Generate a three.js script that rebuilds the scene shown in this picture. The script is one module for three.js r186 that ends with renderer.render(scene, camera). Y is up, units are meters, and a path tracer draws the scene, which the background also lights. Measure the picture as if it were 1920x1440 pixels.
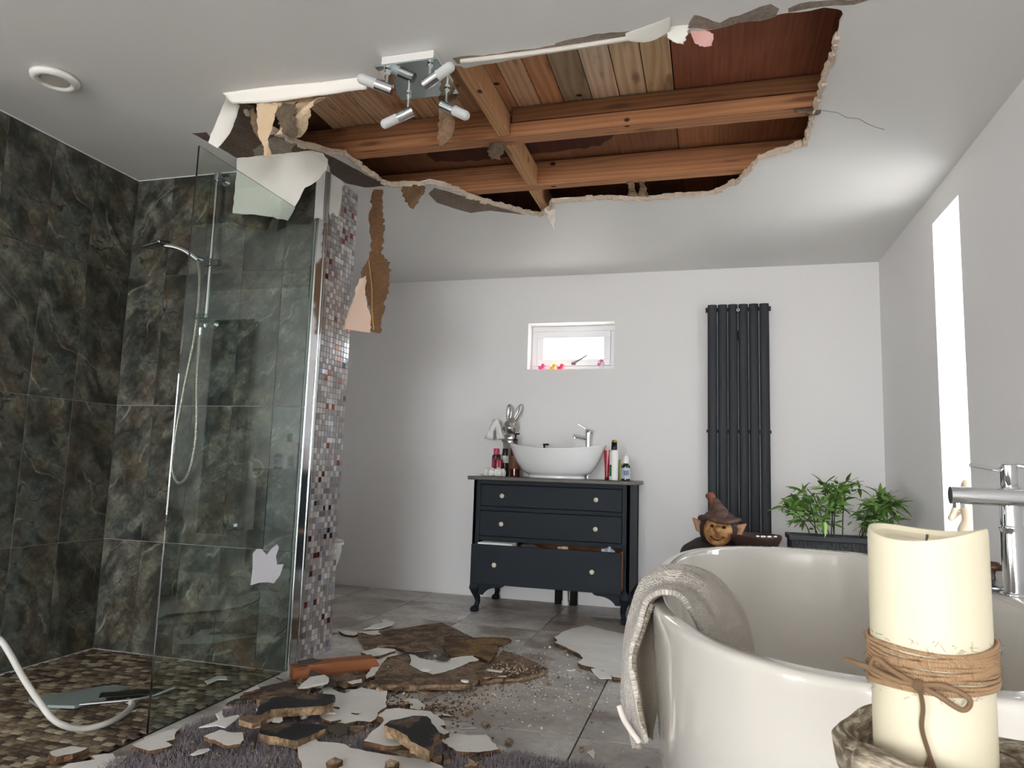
import * as THREE from 'three';
import { RoundedBoxGeometry } from 'three/addons/geometries/RoundedBoxGeometry.js';
import { RectAreaLightUniformsLib } from 'three/addons/lights/RectAreaLightUniformsLib.js';
import { mergeGeometries } from 'three/addons/utils/BufferGeometryUtils.js';

// ------------------------------------------------------------ camera, sky, exposure
const scene = new THREE.Scene();
const camera = new THREE.PerspectiveCamera(2 * Math.atan(720 / 1323.8) * 180 / Math.PI, 4 / 3, 0.05, 200);
camera.rotation.order = 'YXZ';
camera.position.set(0, 0.94, 5.073);
camera.rotation.set(0.1185, 0.2756, 0.0318);
camera.focus = 3.6;
camera.userData.fStop = 24;
const renderer = new THREE.WebGLRenderer({ antialias: true });
renderer.toneMapping = THREE.LinearToneMapping;
renderer.toneMappingExposure = 2.65;
renderer.shadowMap.enabled = true;
scene.background = new THREE.Color(0.88, 0.945, 1.0);
scene.backgroundIntensity = 5.0;
RectAreaLightUniformsLib.init();
// daylight lights added at two visible and two unseen windows: one soft light the size of each pane, facing into the room
function daylight(w, h, at, towards, k = 4.0) { const l = new THREE.RectAreaLight(new THREE.Color(0.93, 0.96, 1.0), k, w, h); l.position.set(...at); l.lookAt(at[0] + towards[0], at[1] + towards[1], at[2] + towards[2]); scene.add(l); }
daylight(0.46, 0.17, [-0.996, 1.853, -0.154], [0, 0, 1], 1.2);
daylight(0.29, 1.63, [1.33, 1.3685, 1.372], [-1, 0, 0], 1.8);
daylight(2.08, 2.0, [-7.355, 1.14, 9.0], [1, 0, 0]);  // through the unseen doors in the made-up far left wall
daylight(2.48, 2.0, [-0.4, 1.14, 11.125], [0, 0, -1]);  // fill through the added window behind the camera
const sun = new THREE.DirectionalLight(0xfff0dc, 10);
sun.position.set(5, 9, -6);
sun.castShadow = true;
Object.assign(sun.shadow.camera, { left: -8, right: 8, top: 8, bottom: -8, far: 40 });
scene.add(sun, sun.target);

// ------------------------------------------------------------ small tools
let seed = 7;
const rnd = () => { seed = (seed + 0x6D2B79F5) | 0; let t = Math.imul(seed ^ (seed >>> 15), 1 | seed); t = (t + Math.imul(t ^ (t >>> 7), 61 | t)) ^ t; return ((t ^ (t >>> 14)) >>> 0) / 4294967296; };
const rr = (a, b) => a + (b - a) * rnd();
const clamp = (x, a = 0, b = 1) => Math.min(b, Math.max(a, x));
const mix = (a, b, t) => a + (b - a) * t;
const sm = (a, b, x) => { const t = clamp((x - a) / (b - a)); return t * t * (3 - 2 * t); };
const V = (x, y, z) => new THREE.Vector3(x, y, z);
const hash = (i, j, s) => { let h = Math.imul(i, 374761393) + Math.imul(j, 668265263) + Math.imul(s, 982451653) | 0; h = Math.imul(h ^ (h >>> 13), 1274126177); return ((h ^ (h >>> 16)) >>> 0) / 4294967296; };
function vn(x, y, per, s, py = per) {                        // value noise that repeats after per cells
  const i = Math.floor(x), j = Math.floor(y), f = x - i, g = y - j, m = (k) => ((k % per) + per) % per, mz = (k) => ((k % py) + py) % py;
  const u = f * f * (3 - 2 * f), v = g * g * (3 - 2 * g);
  const a = hash(m(i), mz(j), s), b = hash(m(i + 1), mz(j), s), c = hash(m(i), mz(j + 1), s), d = hash(m(i + 1), mz(j + 1), s);
  return mix(mix(a, b, u), mix(c, d, u), v);
}
function fbm(x, y, per, s, oct = 4, py = per) { let r = 0, a = 0.5, n = 0; for (let k = 0; k < oct; k++) { r += a * vn(x, y, per, s + k, py); n += a; x *= 2; y *= 2; per *= 2; py *= 2; a *= 0.5; } return r / n; }
function texture(w, h, fn, color = true) {          // fn(u, v) -> [r, g, b] or a grey, 0..255
  const d = new Uint8Array(w * h * 4);
  for (let j = 0; j < h; j++) for (let i = 0; i < w; i++) {
    const c = fn(i / w, j / h), k = 4 * (j * w + i);
    if (typeof c === 'number') d[k] = d[k + 1] = d[k + 2] = clamp(c, 0, 255);
    else { d[k] = clamp(c[0], 0, 255); d[k + 1] = clamp(c[1], 0, 255); d[k + 2] = clamp(c[2], 0, 255); }
    d[k + 3] = 255;
  }
  const t = new THREE.DataTexture(d, w, h);
  t.wrapS = t.wrapT = THREE.RepeatWrapping; t.magFilter = THREE.LinearFilter; t.minFilter = THREE.LinearMipmapLinearFilter; t.generateMipmaps = true;
  if (color) t.colorSpace = THREE.SRGBColorSpace;
  t.needsUpdate = true;
  return t;
}
const lerp3 = (a, b, t) => [mix(a[0], b[0], t), mix(a[1], b[1], t), mix(a[2], b[2], t)];
function mat(color, roughness = 0.6, o = {}) { return new THREE.MeshPhysicalMaterial({ color, roughness, metalness: 0, side: THREE.DoubleSide, ...o }); }

function uvBox(g, s = 1, ou = 0, ov = 0, turn = false, sv = s) {     // uv in metres by the way each face points
  const n = g.index ? g.toNonIndexed() : g, p = n.attributes.position, uv = new Float32Array(p.count * 2), a = V(), b = V(), c = V();
  for (let i = 0; i < p.count; i += 3) {
    a.fromBufferAttribute(p, i); b.fromBufferAttribute(p, i + 1); c.fromBufferAttribute(p, i + 2);
    const nx = Math.abs((b.y - a.y) * (c.z - a.z) - (b.z - a.z) * (c.y - a.y)), ny = Math.abs((b.z - a.z) * (c.x - a.x) - (b.x - a.x) * (c.z - a.z)), nz = Math.abs((b.x - a.x) * (c.y - a.y) - (b.y - a.y) * (c.x - a.x));
    [a, b, c].forEach((q, k) => {
      let u, v;
      if (nx >= ny && nx >= nz) { u = q.z; v = q.y; } else if (ny >= nz) { u = q.x; v = q.z; } else { u = q.x; v = q.y; }
      if (turn) [u, v] = [v, u];
      uv[2 * (i + k)] = u / s + ou; uv[2 * (i + k) + 1] = v / sv + ov;
    });
  }
  n.setAttribute('uv', new THREE.BufferAttribute(uv, 2));
  return n;
}
function box(w, h, d, x = 0, y = 0, z = 0, r = 0.002) {
  const m = Math.min(w, h, d) * 0.45, g = new RoundedBoxGeometry(w, h, d, 1, Math.min(r, m));
  return g.translate(x, y, z);
}
const span = (x0, x1, y0, y1, z0, z1, r) => box(x1 - x0, y1 - y0, z1 - z0, (x0 + x1) / 2, (y0 + y1) / 2, (z0 + z1) / 2, r);
function cyl(r0, r1, h, x, y, z, n = 24) { return new THREE.CylinderGeometry(r0, r1, h, n).translate(x, y, z); }
function rod(a, b, r, n = 16) {                      // straight round bar between two points
  const A = V(...a), B = V(...b), d = B.clone().sub(A), g = new THREE.CylinderGeometry(r, r, d.length(), n);
  g.applyQuaternion(new THREE.Quaternion().setFromUnitVectors(V(0, 1, 0), d.normalize()));
  return g.translate((A.x + B.x) / 2, (A.y + B.y) / 2, (A.z + B.z) / 2);
}
function tube(pts, r, n = 60, m = 10, closed = false) { return new THREE.TubeGeometry(new THREE.CatmullRomCurve3(pts.map((p) => V(...p)), closed, 'centripetal'), n, r, m, closed); }
function lathe(prof, x = 0, y = 0, z = 0, n = 32) { return new THREE.LatheGeometry(prof.map((p) => new THREE.Vector2(Math.max(p[0], 0.00001), p[1])), n).translate(x, y, z); }
function surf(fn, nu, nv, closeU = false) {          // parametric sheet, smooth normals
  const pos = [], uv = [], idx = [];
  for (let j = 0; j <= nv; j++) for (let i = 0; i <= nu; i++) { const p = fn(i / nu, j / nv); pos.push(p[0], p[1], p[2]); uv.push(i / nu, j / nv); }
  for (let j = 0; j < nv; j++) for (let i = 0; i < nu; i++) { const a = j * (nu + 1) + i, b = a + 1, c = a + nu + 1, d = c + 1; idx.push(a, b, d, a, d, c); }
  const g = new THREE.BufferGeometry();
  g.setAttribute('position', new THREE.Float32BufferAttribute(pos, 3)); g.setAttribute('uv', new THREE.Float32BufferAttribute(uv, 2)); g.setIndex(idx);
  g.computeVertexNormals();
  if (closeU) { const n = g.attributes.normal; for (let j = 0; j <= nv; j++) { const a = j * (nu + 1), b = a + nu, v = V(n.getX(a) + n.getX(b), n.getY(a) + n.getY(b), n.getZ(a) + n.getZ(b)).normalize(); n.setXYZ(a, v.x, v.y, v.z); n.setXYZ(b, v.x, v.y, v.z); } }
  return g;
}
function clothSheet(fn, nu, nv, t) {                 // a sheet with thickness t, closed round its border
  const f = surf(fn, nu, nv), p = f.attributes.position, n = f.attributes.normal, back = p.clone(), N = (nu + 1) * (nv + 1), pos = [], uv = [], idx = [];
  for (let i = 0; i < N; i++) { pos.push(p.getX(i) + n.getX(i) * t / 2, p.getY(i) + n.getY(i) * t / 2, p.getZ(i) + n.getZ(i) * t / 2); uv.push(f.attributes.uv.getX(i), f.attributes.uv.getY(i)); }
  for (let i = 0; i < N; i++) { pos.push(back.getX(i) - n.getX(i) * t / 2, back.getY(i) - n.getY(i) * t / 2, back.getZ(i) - n.getZ(i) * t / 2); uv.push(f.attributes.uv.getX(i), f.attributes.uv.getY(i)); }
  const I = f.index.array;
  for (let i = 0; i < I.length; i += 3) idx.push(I[i], I[i + 1], I[i + 2], I[i + 2] + N, I[i + 1] + N, I[i] + N);
  const ring = [];
  for (let i = 0; i < nu; i++) ring.push(i); for (let j = 0; j < nv; j++) ring.push(j * (nu + 1) + nu); for (let i = nu; i > 0; i--) ring.push(nv * (nu + 1) + i); for (let j = nv; j > 0; j--) ring.push(j * (nu + 1));
  ring.forEach((a, k) => { const b = ring[(k + 1) % ring.length]; idx.push(a, a + N, b + N, a, b + N, b); });
  const g = new THREE.BufferGeometry();
  g.setAttribute('position', new THREE.Float32BufferAttribute(pos, 3)); g.setAttribute('uv', new THREE.Float32BufferAttribute(uv, 2)); g.setIndex(idx); g.computeVertexNormals();
  return g;
}
function slabY(poly, holes, y0, y1) {                // flat slab from an outline of [x, z] pairs
  const s = new THREE.Shape(poly.map(([x, z]) => new THREE.Vector2(x, -z)));
  for (const h of holes) s.holes.push(new THREE.Path(h.map(([x, z]) => new THREE.Vector2(x, -z))));
  return new THREE.ExtrudeGeometry(s, { depth: y1 - y0, bevelEnabled: false }).rotateX(-Math.PI / 2).translate(0, y0, 0);
}
function panel(w0, w1, h0, h1, holes, depth) {       // wall in the xy plane with rectangular openings [a0, a1, b0, b1]
  const s = new THREE.Shape([[w0, h0], [w1, h0], [w1, h1], [w0, h1]].map((p) => new THREE.Vector2(...p)));
  for (const [a0, a1, b0, b1] of holes) s.holes.push(new THREE.Path([[a0, b0], [a0, b1], [a1, b1], [a1, b0]].map((p) => new THREE.Vector2(...p))));
  return new THREE.ExtrudeGeometry(s, { depth, bevelEnabled: false });
}
function pairs(a) { const o = []; for (let i = 0; i < a.length; i += 2) o.push([a[i], a[i + 1]]); return o; }
function jag(poly, step, amp) {                      // torn outline: extra points, pushed about
  const o = [];
  poly.forEach((p, i) => {
    const q = poly[(i + 1) % poly.length], d = Math.hypot(q[0] - p[0], q[1] - p[1]), n = Math.max(1, Math.round(d / step)), nx = -(q[1] - p[1]) / (d || 1), nz = (q[0] - p[0]) / (d || 1);
    for (let k = 0; k < n; k++) { const t = k / n, e = k ? (rnd() - 0.5) * 2 * amp : 0; o.push([mix(p[0], q[0], t) + nx * e, mix(p[1], q[1], t) + nz * e]); }
  });
  return o;
}
function fieldMesh(f, lo, hi, cell, clampY) {        // smooth closed skin where f = 0, f(x, y, z) < 0 inside
  const n = [0, 1, 2].map((k) => Math.ceil((hi[k] - lo[k]) / cell) + 1), [nx, ny, nz] = n, val = new Float32Array(nx * ny * nz), at = (i, j, k) => i + nx * (j + ny * k);
  for (let k = 0; k < nz; k++) for (let j = 0; j < ny; j++) for (let i = 0; i < nx; i++) val[at(i, j, k)] = f(lo[0] + i * cell, lo[1] + j * cell, lo[2] + k * cell);
  const id = new Int32Array(nx * ny * nz).fill(-1), pos = [], idx = [];
  const C = [[0, 0, 0], [1, 0, 0], [0, 1, 0], [1, 1, 0], [0, 0, 1], [1, 0, 1], [0, 1, 1], [1, 1, 1]], E = [[0, 1], [2, 3], [4, 5], [6, 7], [0, 2], [1, 3], [4, 6], [5, 7], [0, 4], [1, 5], [2, 6], [3, 7]];
  for (let k = 0; k < nz - 1; k++) for (let j = 0; j < ny - 1; j++) for (let i = 0; i < nx - 1; i++) {
    const v = C.map((c) => val[at(i + c[0], j + c[1], k + c[2])]); let s = 0; for (const x of v) s += x < 0;
    if (s === 0 || s === 8) continue;
    let X = 0, Y = 0, Z = 0, m = 0;
    for (const [a, b] of E) if ((v[a] < 0) !== (v[b] < 0)) { const t = v[a] / (v[a] - v[b]); X += mix(C[a][0], C[b][0], t); Y += mix(C[a][1], C[b][1], t); Z += mix(C[a][2], C[b][2], t); m++; }
    id[at(i, j, k)] = pos.length / 3; pos.push(lo[0] + (i + X / m) * cell, lo[1] + (j + Y / m) * cell, lo[2] + (k + Z / m) * cell);
  }
  const quad = (a, b, c, d, flip) => { if (a < 0 || b < 0 || c < 0 || d < 0) return; flip ? idx.push(a, c, b, a, d, c) : idx.push(a, b, c, a, c, d); };
  for (let k = 1; k < nz - 1; k++) for (let j = 1; j < ny - 1; j++) for (let i = 1; i < nx - 1; i++) {
    const a = val[at(i, j, k)] < 0;
    if (a !== val[at(i + 1, j, k)] < 0) quad(id[at(i, j - 1, k - 1)], id[at(i, j, k - 1)], id[at(i, j, k)], id[at(i, j - 1, k)], !a);
    if (a !== val[at(i, j + 1, k)] < 0) quad(id[at(i - 1, j, k - 1)], id[at(i - 1, j, k)], id[at(i, j, k)], id[at(i, j, k - 1)], !a);
    if (a !== val[at(i, j, k + 1)] < 0) quad(id[at(i - 1, j - 1, k)], id[at(i, j - 1, k)], id[at(i, j, k)], id[at(i - 1, j, k)], !a);
  }
  const g = new THREE.BufferGeometry(); g.setAttribute('position', new THREE.Float32BufferAttribute(pos, 3)); g.setIndex(idx); g.computeVertexNormals();
  const uv = []; for (let i = 0; i < pos.length; i += 3) uv.push(pos[i] + pos[i + 2], pos[i + 1]); g.setAttribute('uv', new THREE.Float32BufferAttribute(uv, 2));
  return g;
}
const ell = (x, y, z, c, r) => { const k = Math.hypot((x - c[0]) / r[0], (y - c[1]) / r[1], (z - c[2]) / r[2]); return (k - 1) * Math.min(...r); };
function cap(x, y, z, a, b, ra, rb) { const bx = b[0] - a[0], by = b[1] - a[1], bz = b[2] - a[2], px = x - a[0], py = y - a[1], pz = z - a[2], t = clamp((px * bx + py * by + pz * bz) / (bx * bx + by * by + bz * bz)); return Math.hypot(px - bx * t, py - by * t, pz - bz * t) - mix(ra, rb, t); }
const smin = (a, b, k) => { const h = clamp(0.5 + 0.5 * (b - a) / k); return mix(b, a, h) - k * h * (1 - h); };

const taken = new Map();
function numbered(name) { const k = taken.get(name) || 0; taken.set(name, k + 1); return k ? `${name}_${String(k).padStart(3, '0')}` : name; }
function part(name, geometry, material, parent) { const m = new THREE.Mesh(geometry, material); m.name = name; m.castShadow = m.receiveShadow = true; parent.add(m); return m; }
function info(o, label, category, group, kind) { Object.assign(o.userData, { label, category }); if (group) o.userData.group = group; if (kind) o.userData.kind = kind; return o; }
function thing(name, label, category, pos = [0, 0, 0], turn = 0, group) { const g = new THREE.Group(); g.name = numbered(name); g.position.set(...pos); g.rotation.y = turn; scene.add(g); return info(g, label, category, group); }
function solo(name, geometry, material, label, category, group) { const m = part(numbered(name), geometry, material, scene); return info(m, label, category, group); }
function struct(name, geometry, material, label) { const m = geometry ? part(name, geometry, material, scene) : new THREE.Group(); m.name = name; if (!geometry) scene.add(m); m.userData.kind = 'structure'; if (label) m.userData.label = label; return m; }
const join = (l) => mergeGeometries(l.map((g) => { const n = g.index ? g.toNonIndexed() : g; for (const k of Object.keys(n.attributes)) if (!['position', 'normal', 'uv'].includes(k)) n.deleteAttribute(k); if (!n.attributes.uv) n.setAttribute('uv', new THREE.Float32BufferAttribute(new Float32Array(n.attributes.position.count * 2), 2)); return n; }));
const TRACE = {"H":[-1.851,2.825,-1.636,2.811,-1.452,2.802,-1.315,2.803,-1.231,2.792,-1.111,2.766,-1.017,2.782,-0.906,2.822,-0.876,2.809,-0.862,2.791,-0.791,2.8,-0.63,2.808,-0.483,2.821,-0.324,2.833,-0.233,2.84,-0.187,2.823,-0.169,2.826,-0.117,2.832,-0.052,2.823,0.016,2.828,0.057,2.85,0.114,2.854,0.194,2.857,0.241,2.863,0.304,2.859,0.342,2.866,0.382,2.849,0.396,2.838,0.407,2.808,0.401,2.768,0.405,2.695,0.407,2.618,0.409,2.553,0.401,2.486,0.401,2.425,0.402,2.337,0.399,2.257,0.397,2.185,0.398,2.048,0.401,1.918,0.387,1.911,0.319,1.866,0.254,1.83,0.219,1.803,0.191,1.727,0.175,1.657,0.137,1.562,0.076,1.493,0.024,1.432,-0.008,1.417,-0.11,1.422,-0.206,1.411,-0.302,1.415,-0.386,1.424,-0.522,1.465,-0.694,1.468,-0.821,1.477,-0.862,1.373,-0.938,1.286,-1.011,1.334,-1.068,1.412,-1.162,1.512,-1.234,1.619,-1.3,1.729,-1.33,1.806,-1.386,1.852,-1.454,1.831,-1.523,1.845,-1.595,1.852,-1.632,1.901,-1.63,1.996,-1.646,2.051,-1.647,2.133,-1.656,2.195,-1.658,2.242,-1.7,2.268,-1.744,2.311,-1.81,2.386,-1.849,2.473,-1.872,2.539,-1.874,2.613,-1.861,2.703,-1.863,2.769],"P1":[-2.239,2.567,-2.166,2.562,-2.189,2.474,-1.97,2.688,-1.851,2.822,-1.845,2.754,-1.807,2.719,-1.882,2.59,-1.898,2.479,-1.835,2.487,-1.812,2.381,-1.75,2.263,-1.711,2.143,-1.667,1.974,-1.616,1.848,-1.752,1.845,-1.828,1.92,-1.838,2.05,-1.807,2.113,-1.776,2.21,-1.94,2.256,-2.201,2.297,-2.211,2.43],"P1b":[-2.069,2.364,-1.916,2.452,-1.846,2.47,-1.813,2.38,-1.873,2.341,-1.931,2.269,-2.141,2.197,-2.123,2.258],"P2":[-1.452,1.699,-1.391,1.771,-1.239,1.583,-1.115,1.412,-1.024,1.297,-1.205,1.4,-1.321,1.383,-1.388,1.464,-1.457,1.571],"P3":[-0.885,2.862,-0.845,2.867,-0.771,2.854,-0.688,2.856,-0.585,2.853,-0.512,2.86,-0.507,2.868,-0.439,2.881,-0.366,2.89,-0.315,2.887,-0.25,2.879,-0.246,2.844,-0.344,2.842,-0.455,2.841,-0.594,2.832,-0.73,2.824,-0.843,2.825,-0.879,2.825],"P4":[-0.071,2.856,-0.061,2.889,-0.047,2.918,-0.033,2.912,-0.003,2.888,0.032,2.859,0.062,2.881,0.089,2.884,0.122,2.899,0.15,2.914,0.182,2.92,0.209,2.89,0.201,2.852,0.158,2.841,0.09,2.848,0.022,2.828],"P5":[0.239,2.866,0.235,2.886,0.267,2.903,0.315,2.903,0.475,2.877,0.428,2.861,0.338,2.872,0.271,2.87],"P6":[-1.483,2.817,-1.461,2.82,-1.414,2.821,-1.383,2.795,-1.407,2.781,-1.45,2.786],"deb":[["b",0.016,0.014,"brown water-stained plasterboard sheet at the back of the rubble pile, vanity side",[-1.871,1.423,-1.82,1.444,-1.737,1.436,-1.71,1.424,-1.777,1.354,-1.688,1.225,-1.606,1.095,-1.539,1.0,-1.433,1.097,-1.251,1.272,-1.292,1.391,-1.362,1.422,-1.404,1.566,-1.461,1.674,-1.574,1.601,-1.647,1.632,-1.642,1.715,-1.703,1.669]],
["o",0.022,0.014,"yellowish-brown sodden board piece on the right of the rubble pile",[-1.353,1.445,-1.296,1.381,-1.235,1.301,-1.15,1.251,-1.059,1.239,-1.032,1.268,-1.076,1.391,-1.033,1.554,-1.015,1.722,-1.11,1.654,-1.179,1.705,-1.238,1.685,-1.304,1.574]],
["b",0.045,0.004,"peeled grey-brown lining paper curling over the stained sheet",[-1.475,1.713,-1.455,1.594,-1.409,1.498,-1.377,1.403,-1.32,1.536,-1.297,1.625,-1.305,1.711,-1.375,1.779,-1.42,1.782]],
["w",0.03,0.012,"jagged white plasterboard patch in the middle of the brown rubble",[-1.411,1.77,-1.371,1.786,-1.337,1.826,-1.269,1.84,-1.191,1.765,-1.157,1.719,-1.111,1.688,-1.058,1.752,-1.09,1.797,-1.114,1.916,-1.138,1.992,-1.174,2.049,-1.253,2.011,-1.33,1.946,-1.355,1.875]],
["g",0.042,0.004,"grey paper scrap on the jagged white patch, nearer the vanity",[-1.242,1.847,-1.239,1.76,-1.179,1.821,-1.195,1.859]],
["b",0.034,0.022,"brown board slab with broken tan edge along the front of the brown rubble",[-1.405,2.143,-1.451,1.972,-1.45,1.868,-1.399,1.815,-1.347,1.889,-1.326,1.961,-1.247,2.024,-1.164,2.067,-1.107,1.948,-1.05,1.786,-1.0,1.806,-0.975,1.894,-1.017,1.949,-0.967,2.054,-0.964,2.137,-1.097,2.19,-1.203,2.246,-1.352,2.292,-1.382,2.247,-1.369,2.216]],
["b",0.02,0.016,"dark brown triangular board corner pointing towards the bath",[-1.002,1.831,-1.002,1.709,-1.016,1.491,-0.941,1.53,-0.819,1.633,-0.724,1.736,-0.746,1.822,-0.811,1.93,-0.9,1.975,-0.958,2.033,-1.006,1.964,-1.02,1.877]],
["w",0.026,0.003,"thin white paint splinter lying on the dark brown triangle",[-0.986,1.858,-0.909,1.866,-0.907,1.883,-0.969,1.887]],
["w",0.012,0.005,"white paint flake farthest back, lying alone on the floor tiles",[-1.883,1.321,-1.883,1.182,-1.862,1.124,-1.897,1.074,-1.896,1.022,-1.812,1.085,-1.786,1.155,-1.812,1.269]],
["w",0.012,0.008,"long ragged white flake under the left end of the brown sheet",[-1.992,1.414,-1.965,1.387,-1.885,1.396,-1.797,1.314,-1.715,1.407,-1.748,1.399,-1.775,1.439,-1.857,1.398,-1.86,1.475,-1.901,1.479,-1.949,1.453]],
["w",0.006,0.004,"small white flake beside the left front vanity foot",[-1.505,0.831,-1.516,0.71,-1.477,0.704,-1.47,0.798,-1.49,0.842]],
["w",0.016,0.012,"small square white board piece behind the big white slab",[-1.164,2.396,-1.163,2.345,-1.126,2.331,-1.056,2.402,-1.053,2.448,-1.107,2.449,-1.126,2.397]],
["g",0.01,0.008,"grey paper piece left of the small square white board",[-1.21,2.428,-1.168,2.387,-1.128,2.392,-1.123,2.435,-1.161,2.443,-1.186,2.46]],
["w",0.045,0.022,"big white plasterboard slab under the burnt-looking black piece",[-1.147,2.642,-1.15,2.568,-1.117,2.542,-1.074,2.539,-0.989,2.531,-0.91,2.605,-0.888,2.643,-0.904,2.655,-0.851,2.701,-0.862,2.726,-0.894,2.706,-0.953,2.812,-0.945,2.839,-0.967,2.867,-1.0,2.88,-1.026,2.875,-1.087,2.868,-1.099,2.784,-1.097,2.739,-1.107,2.675,-1.123,2.651]],
["k",0.095,0.034,"black mouldy plasterboard wedge lying on the big white slab",[-1.027,2.845,-1.025,2.801,-0.974,2.734,-0.926,2.723,-0.849,2.825,-0.828,2.853,-0.84,2.877,-0.823,2.919,-0.806,2.996,-0.851,2.967,-0.89,2.944,-0.918,2.907,-0.977,2.868]],
["w",0.03,0.026,"white slab with thick tan edge between black wedge and rug",[-0.865,2.736,-0.875,2.67,-0.844,2.664,-0.795,2.667,-0.74,2.641,-0.712,2.678,-0.662,2.74,-0.72,2.786,-0.791,2.798,-0.828,2.772]],
["w",0.012,0.004,"white flake at the right tip of the tan-edged slab",[-0.693,2.66,-0.657,2.677,-0.65,2.724,-0.668,2.706]],
["t",0.03,0.02,"tan plaster sliver in front of the black wedge",[-0.98,2.887,-0.955,2.859,-0.902,2.848,-0.858,2.888,-0.867,2.902,-0.936,2.9]],
["w",0.006,0.004,"thin white paint strip lying alone on the floor tiles before the bath",[-0.874,2.523,-0.825,2.502,-0.819,2.52,-0.863,2.542]],
["w",0.03,0.028,"big white board at the very front of the rubble on the rug",[-1.299,2.923,-1.288,2.884,-1.26,2.868,-1.241,2.887,-1.199,2.879,-1.147,2.877,-1.115,2.899,-1.026,2.904,-0.935,2.903,-0.852,2.904,-0.792,2.925,-0.757,2.979,-0.843,3.059,-1.103,3.168,-1.173,3.09,-1.242,3.002]],
["t",0.05,0.022,"tan plaster lump on the front white board, right one",[-0.946,3.001,-0.939,2.977,-0.905,2.991,-0.904,3.028,-0.922,3.037]],
["t",0.048,0.018,"brown flat crumb on the front white board, left one",[-1.11,3.061,-1.104,3.019,-1.072,3.029,-1.073,3.06,-1.093,3.077]],
["w",0.03,0.014,"large white sheet of plasterboard left of the big white slab",[-1.501,2.453,-1.514,2.389,-1.507,2.339,-1.464,2.393,-1.401,2.421,-1.377,2.327,-1.314,2.333,-1.26,2.327,-1.204,2.459,-1.178,2.503,-1.182,2.57,-1.159,2.635,-1.163,2.666,-1.21,2.672,-1.236,2.712,-1.297,2.712,-1.348,2.689,-1.378,2.632,-1.399,2.575,-1.382,2.528,-1.413,2.47,-1.454,2.449]],
["k",0.075,0.03,"dark mouldy slab with tan front edge resting on the left rubble",[-1.506,2.853,-1.546,2.783,-1.582,2.706,-1.505,2.623,-1.364,2.593,-1.345,2.599,-1.313,2.667,-1.324,2.709,-1.351,2.717,-1.488,2.789,-1.488,2.84]],
["k",0.048,0.026,"black mouldy slab with tan broken edge lying lowest on the rug",[-1.429,2.939,-1.474,2.87,-1.389,2.815,-1.255,2.781,-1.254,2.819,-1.278,2.956,-1.398,2.948]],
["w",0.052,0.012,"white five-sided board piece propped at the left of the black slab",[-1.575,3.026,-1.563,2.964,-1.511,2.971,-1.479,2.959,-1.433,3.013,-1.423,3.043,-1.45,3.067,-1.489,3.053]],
["g",0.04,0.006,"grey paper-faced shard right of the black slab on the rug",[-1.244,2.813,-1.263,2.765,-1.207,2.732,-1.178,2.82,-1.188,2.845]],
["t",0.03,0.022,"tan board crumb next to the grey shard",[-1.203,2.756,-1.214,2.721,-1.165,2.708,-1.158,2.739,-1.171,2.768]],
["w",0.062,0.006,"white paint flake in front of the orange timber offcut",[-1.555,2.514,-1.586,2.375,-1.548,2.326,-1.507,2.36,-1.481,2.415,-1.51,2.458,-1.519,2.5]],
["g",0.05,0.006,"grey shard leaning behind the white flake near the timber offcut",[-1.628,2.313,-1.663,2.238,-1.594,2.282,-1.487,2.34,-1.447,2.404,-1.473,2.418]],
["b",0.035,0.022,"brown board lump in front of the right end of the timber",[-1.561,2.228,-1.528,2.17,-1.442,2.162,-1.418,2.239,-1.448,2.318,-1.525,2.291]],
["w",0.04,0.01,"pale flake on the brown lump before the timber",[-1.451,2.313,-1.418,2.25,-1.388,2.296,-1.415,2.333]],
["w",0.045,0.012,"narrow white board strip behind the right end of the timber",[-1.609,1.884,-1.574,1.778,-1.481,1.774,-1.468,1.802,-1.501,1.915,-1.528,1.941]],
["w",0.028,0.012,"white board tongue between timber end and brown slab",[-1.444,2.163,-1.47,2.054,-1.536,1.9,-1.478,1.778,-1.444,1.819,-1.478,1.876,-1.449,2.006,-1.413,2.123,-1.422,2.189]],
["w",0.045,0.01,"thin white flake at the foot of the glass screen, farther one",[-1.742,2.594,-1.752,2.538,-1.738,2.502,-1.715,2.523,-1.723,2.572]],
["g",0.03,0.016,"long grey-brown strip along the foot of the glass screen",[-1.758,2.591,-1.752,2.472,-1.69,2.347,-1.656,2.366,-1.656,2.446,-1.704,2.555]],
["b",0.042,0.02,"brown board strip behind the dark mouldy slab",[-1.646,2.645,-1.69,2.533,-1.618,2.428,-1.584,2.461,-1.541,2.462,-1.517,2.509,-1.626,2.598,-1.63,2.641]],
["g",0.02,0.016,"grey-brown fragment at the edge of rug and shower tray",[-1.755,2.667,-1.772,2.605,-1.746,2.566,-1.693,2.576,-1.696,2.633]],
["b",0.095,0.018,"tan-brown chip balanced above the curled paper, left of the black slab",[-1.489,2.967,-1.492,2.929,-1.431,2.906,-1.409,2.925,-1.405,2.968,-1.424,2.988]],
["w",0.045,0.004,"small curled white flake under the dark mouldy slab",[-1.458,2.82,-1.482,2.771,-1.457,2.761,-1.432,2.799,-1.435,2.817]],
["w",0.028,0.016,"white board with black hole at the foot of the glass, nearest the camera",[-1.775,3.11,-1.772,3.039,-1.752,2.952,-1.731,2.95,-1.71,2.995,-1.683,3.026,-1.696,3.051,-1.655,3.07,-1.657,3.085,-1.688,3.13,-1.717,3.126,-1.749,3.12]],
["g",0.012,0.01,"flat grey paper-faced piece half on the rug at lower left",[-1.665,3.163,-1.679,3.086,-1.659,3.006,-1.599,3.057,-1.566,3.081,-1.563,3.134,-1.61,3.186]],
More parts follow.
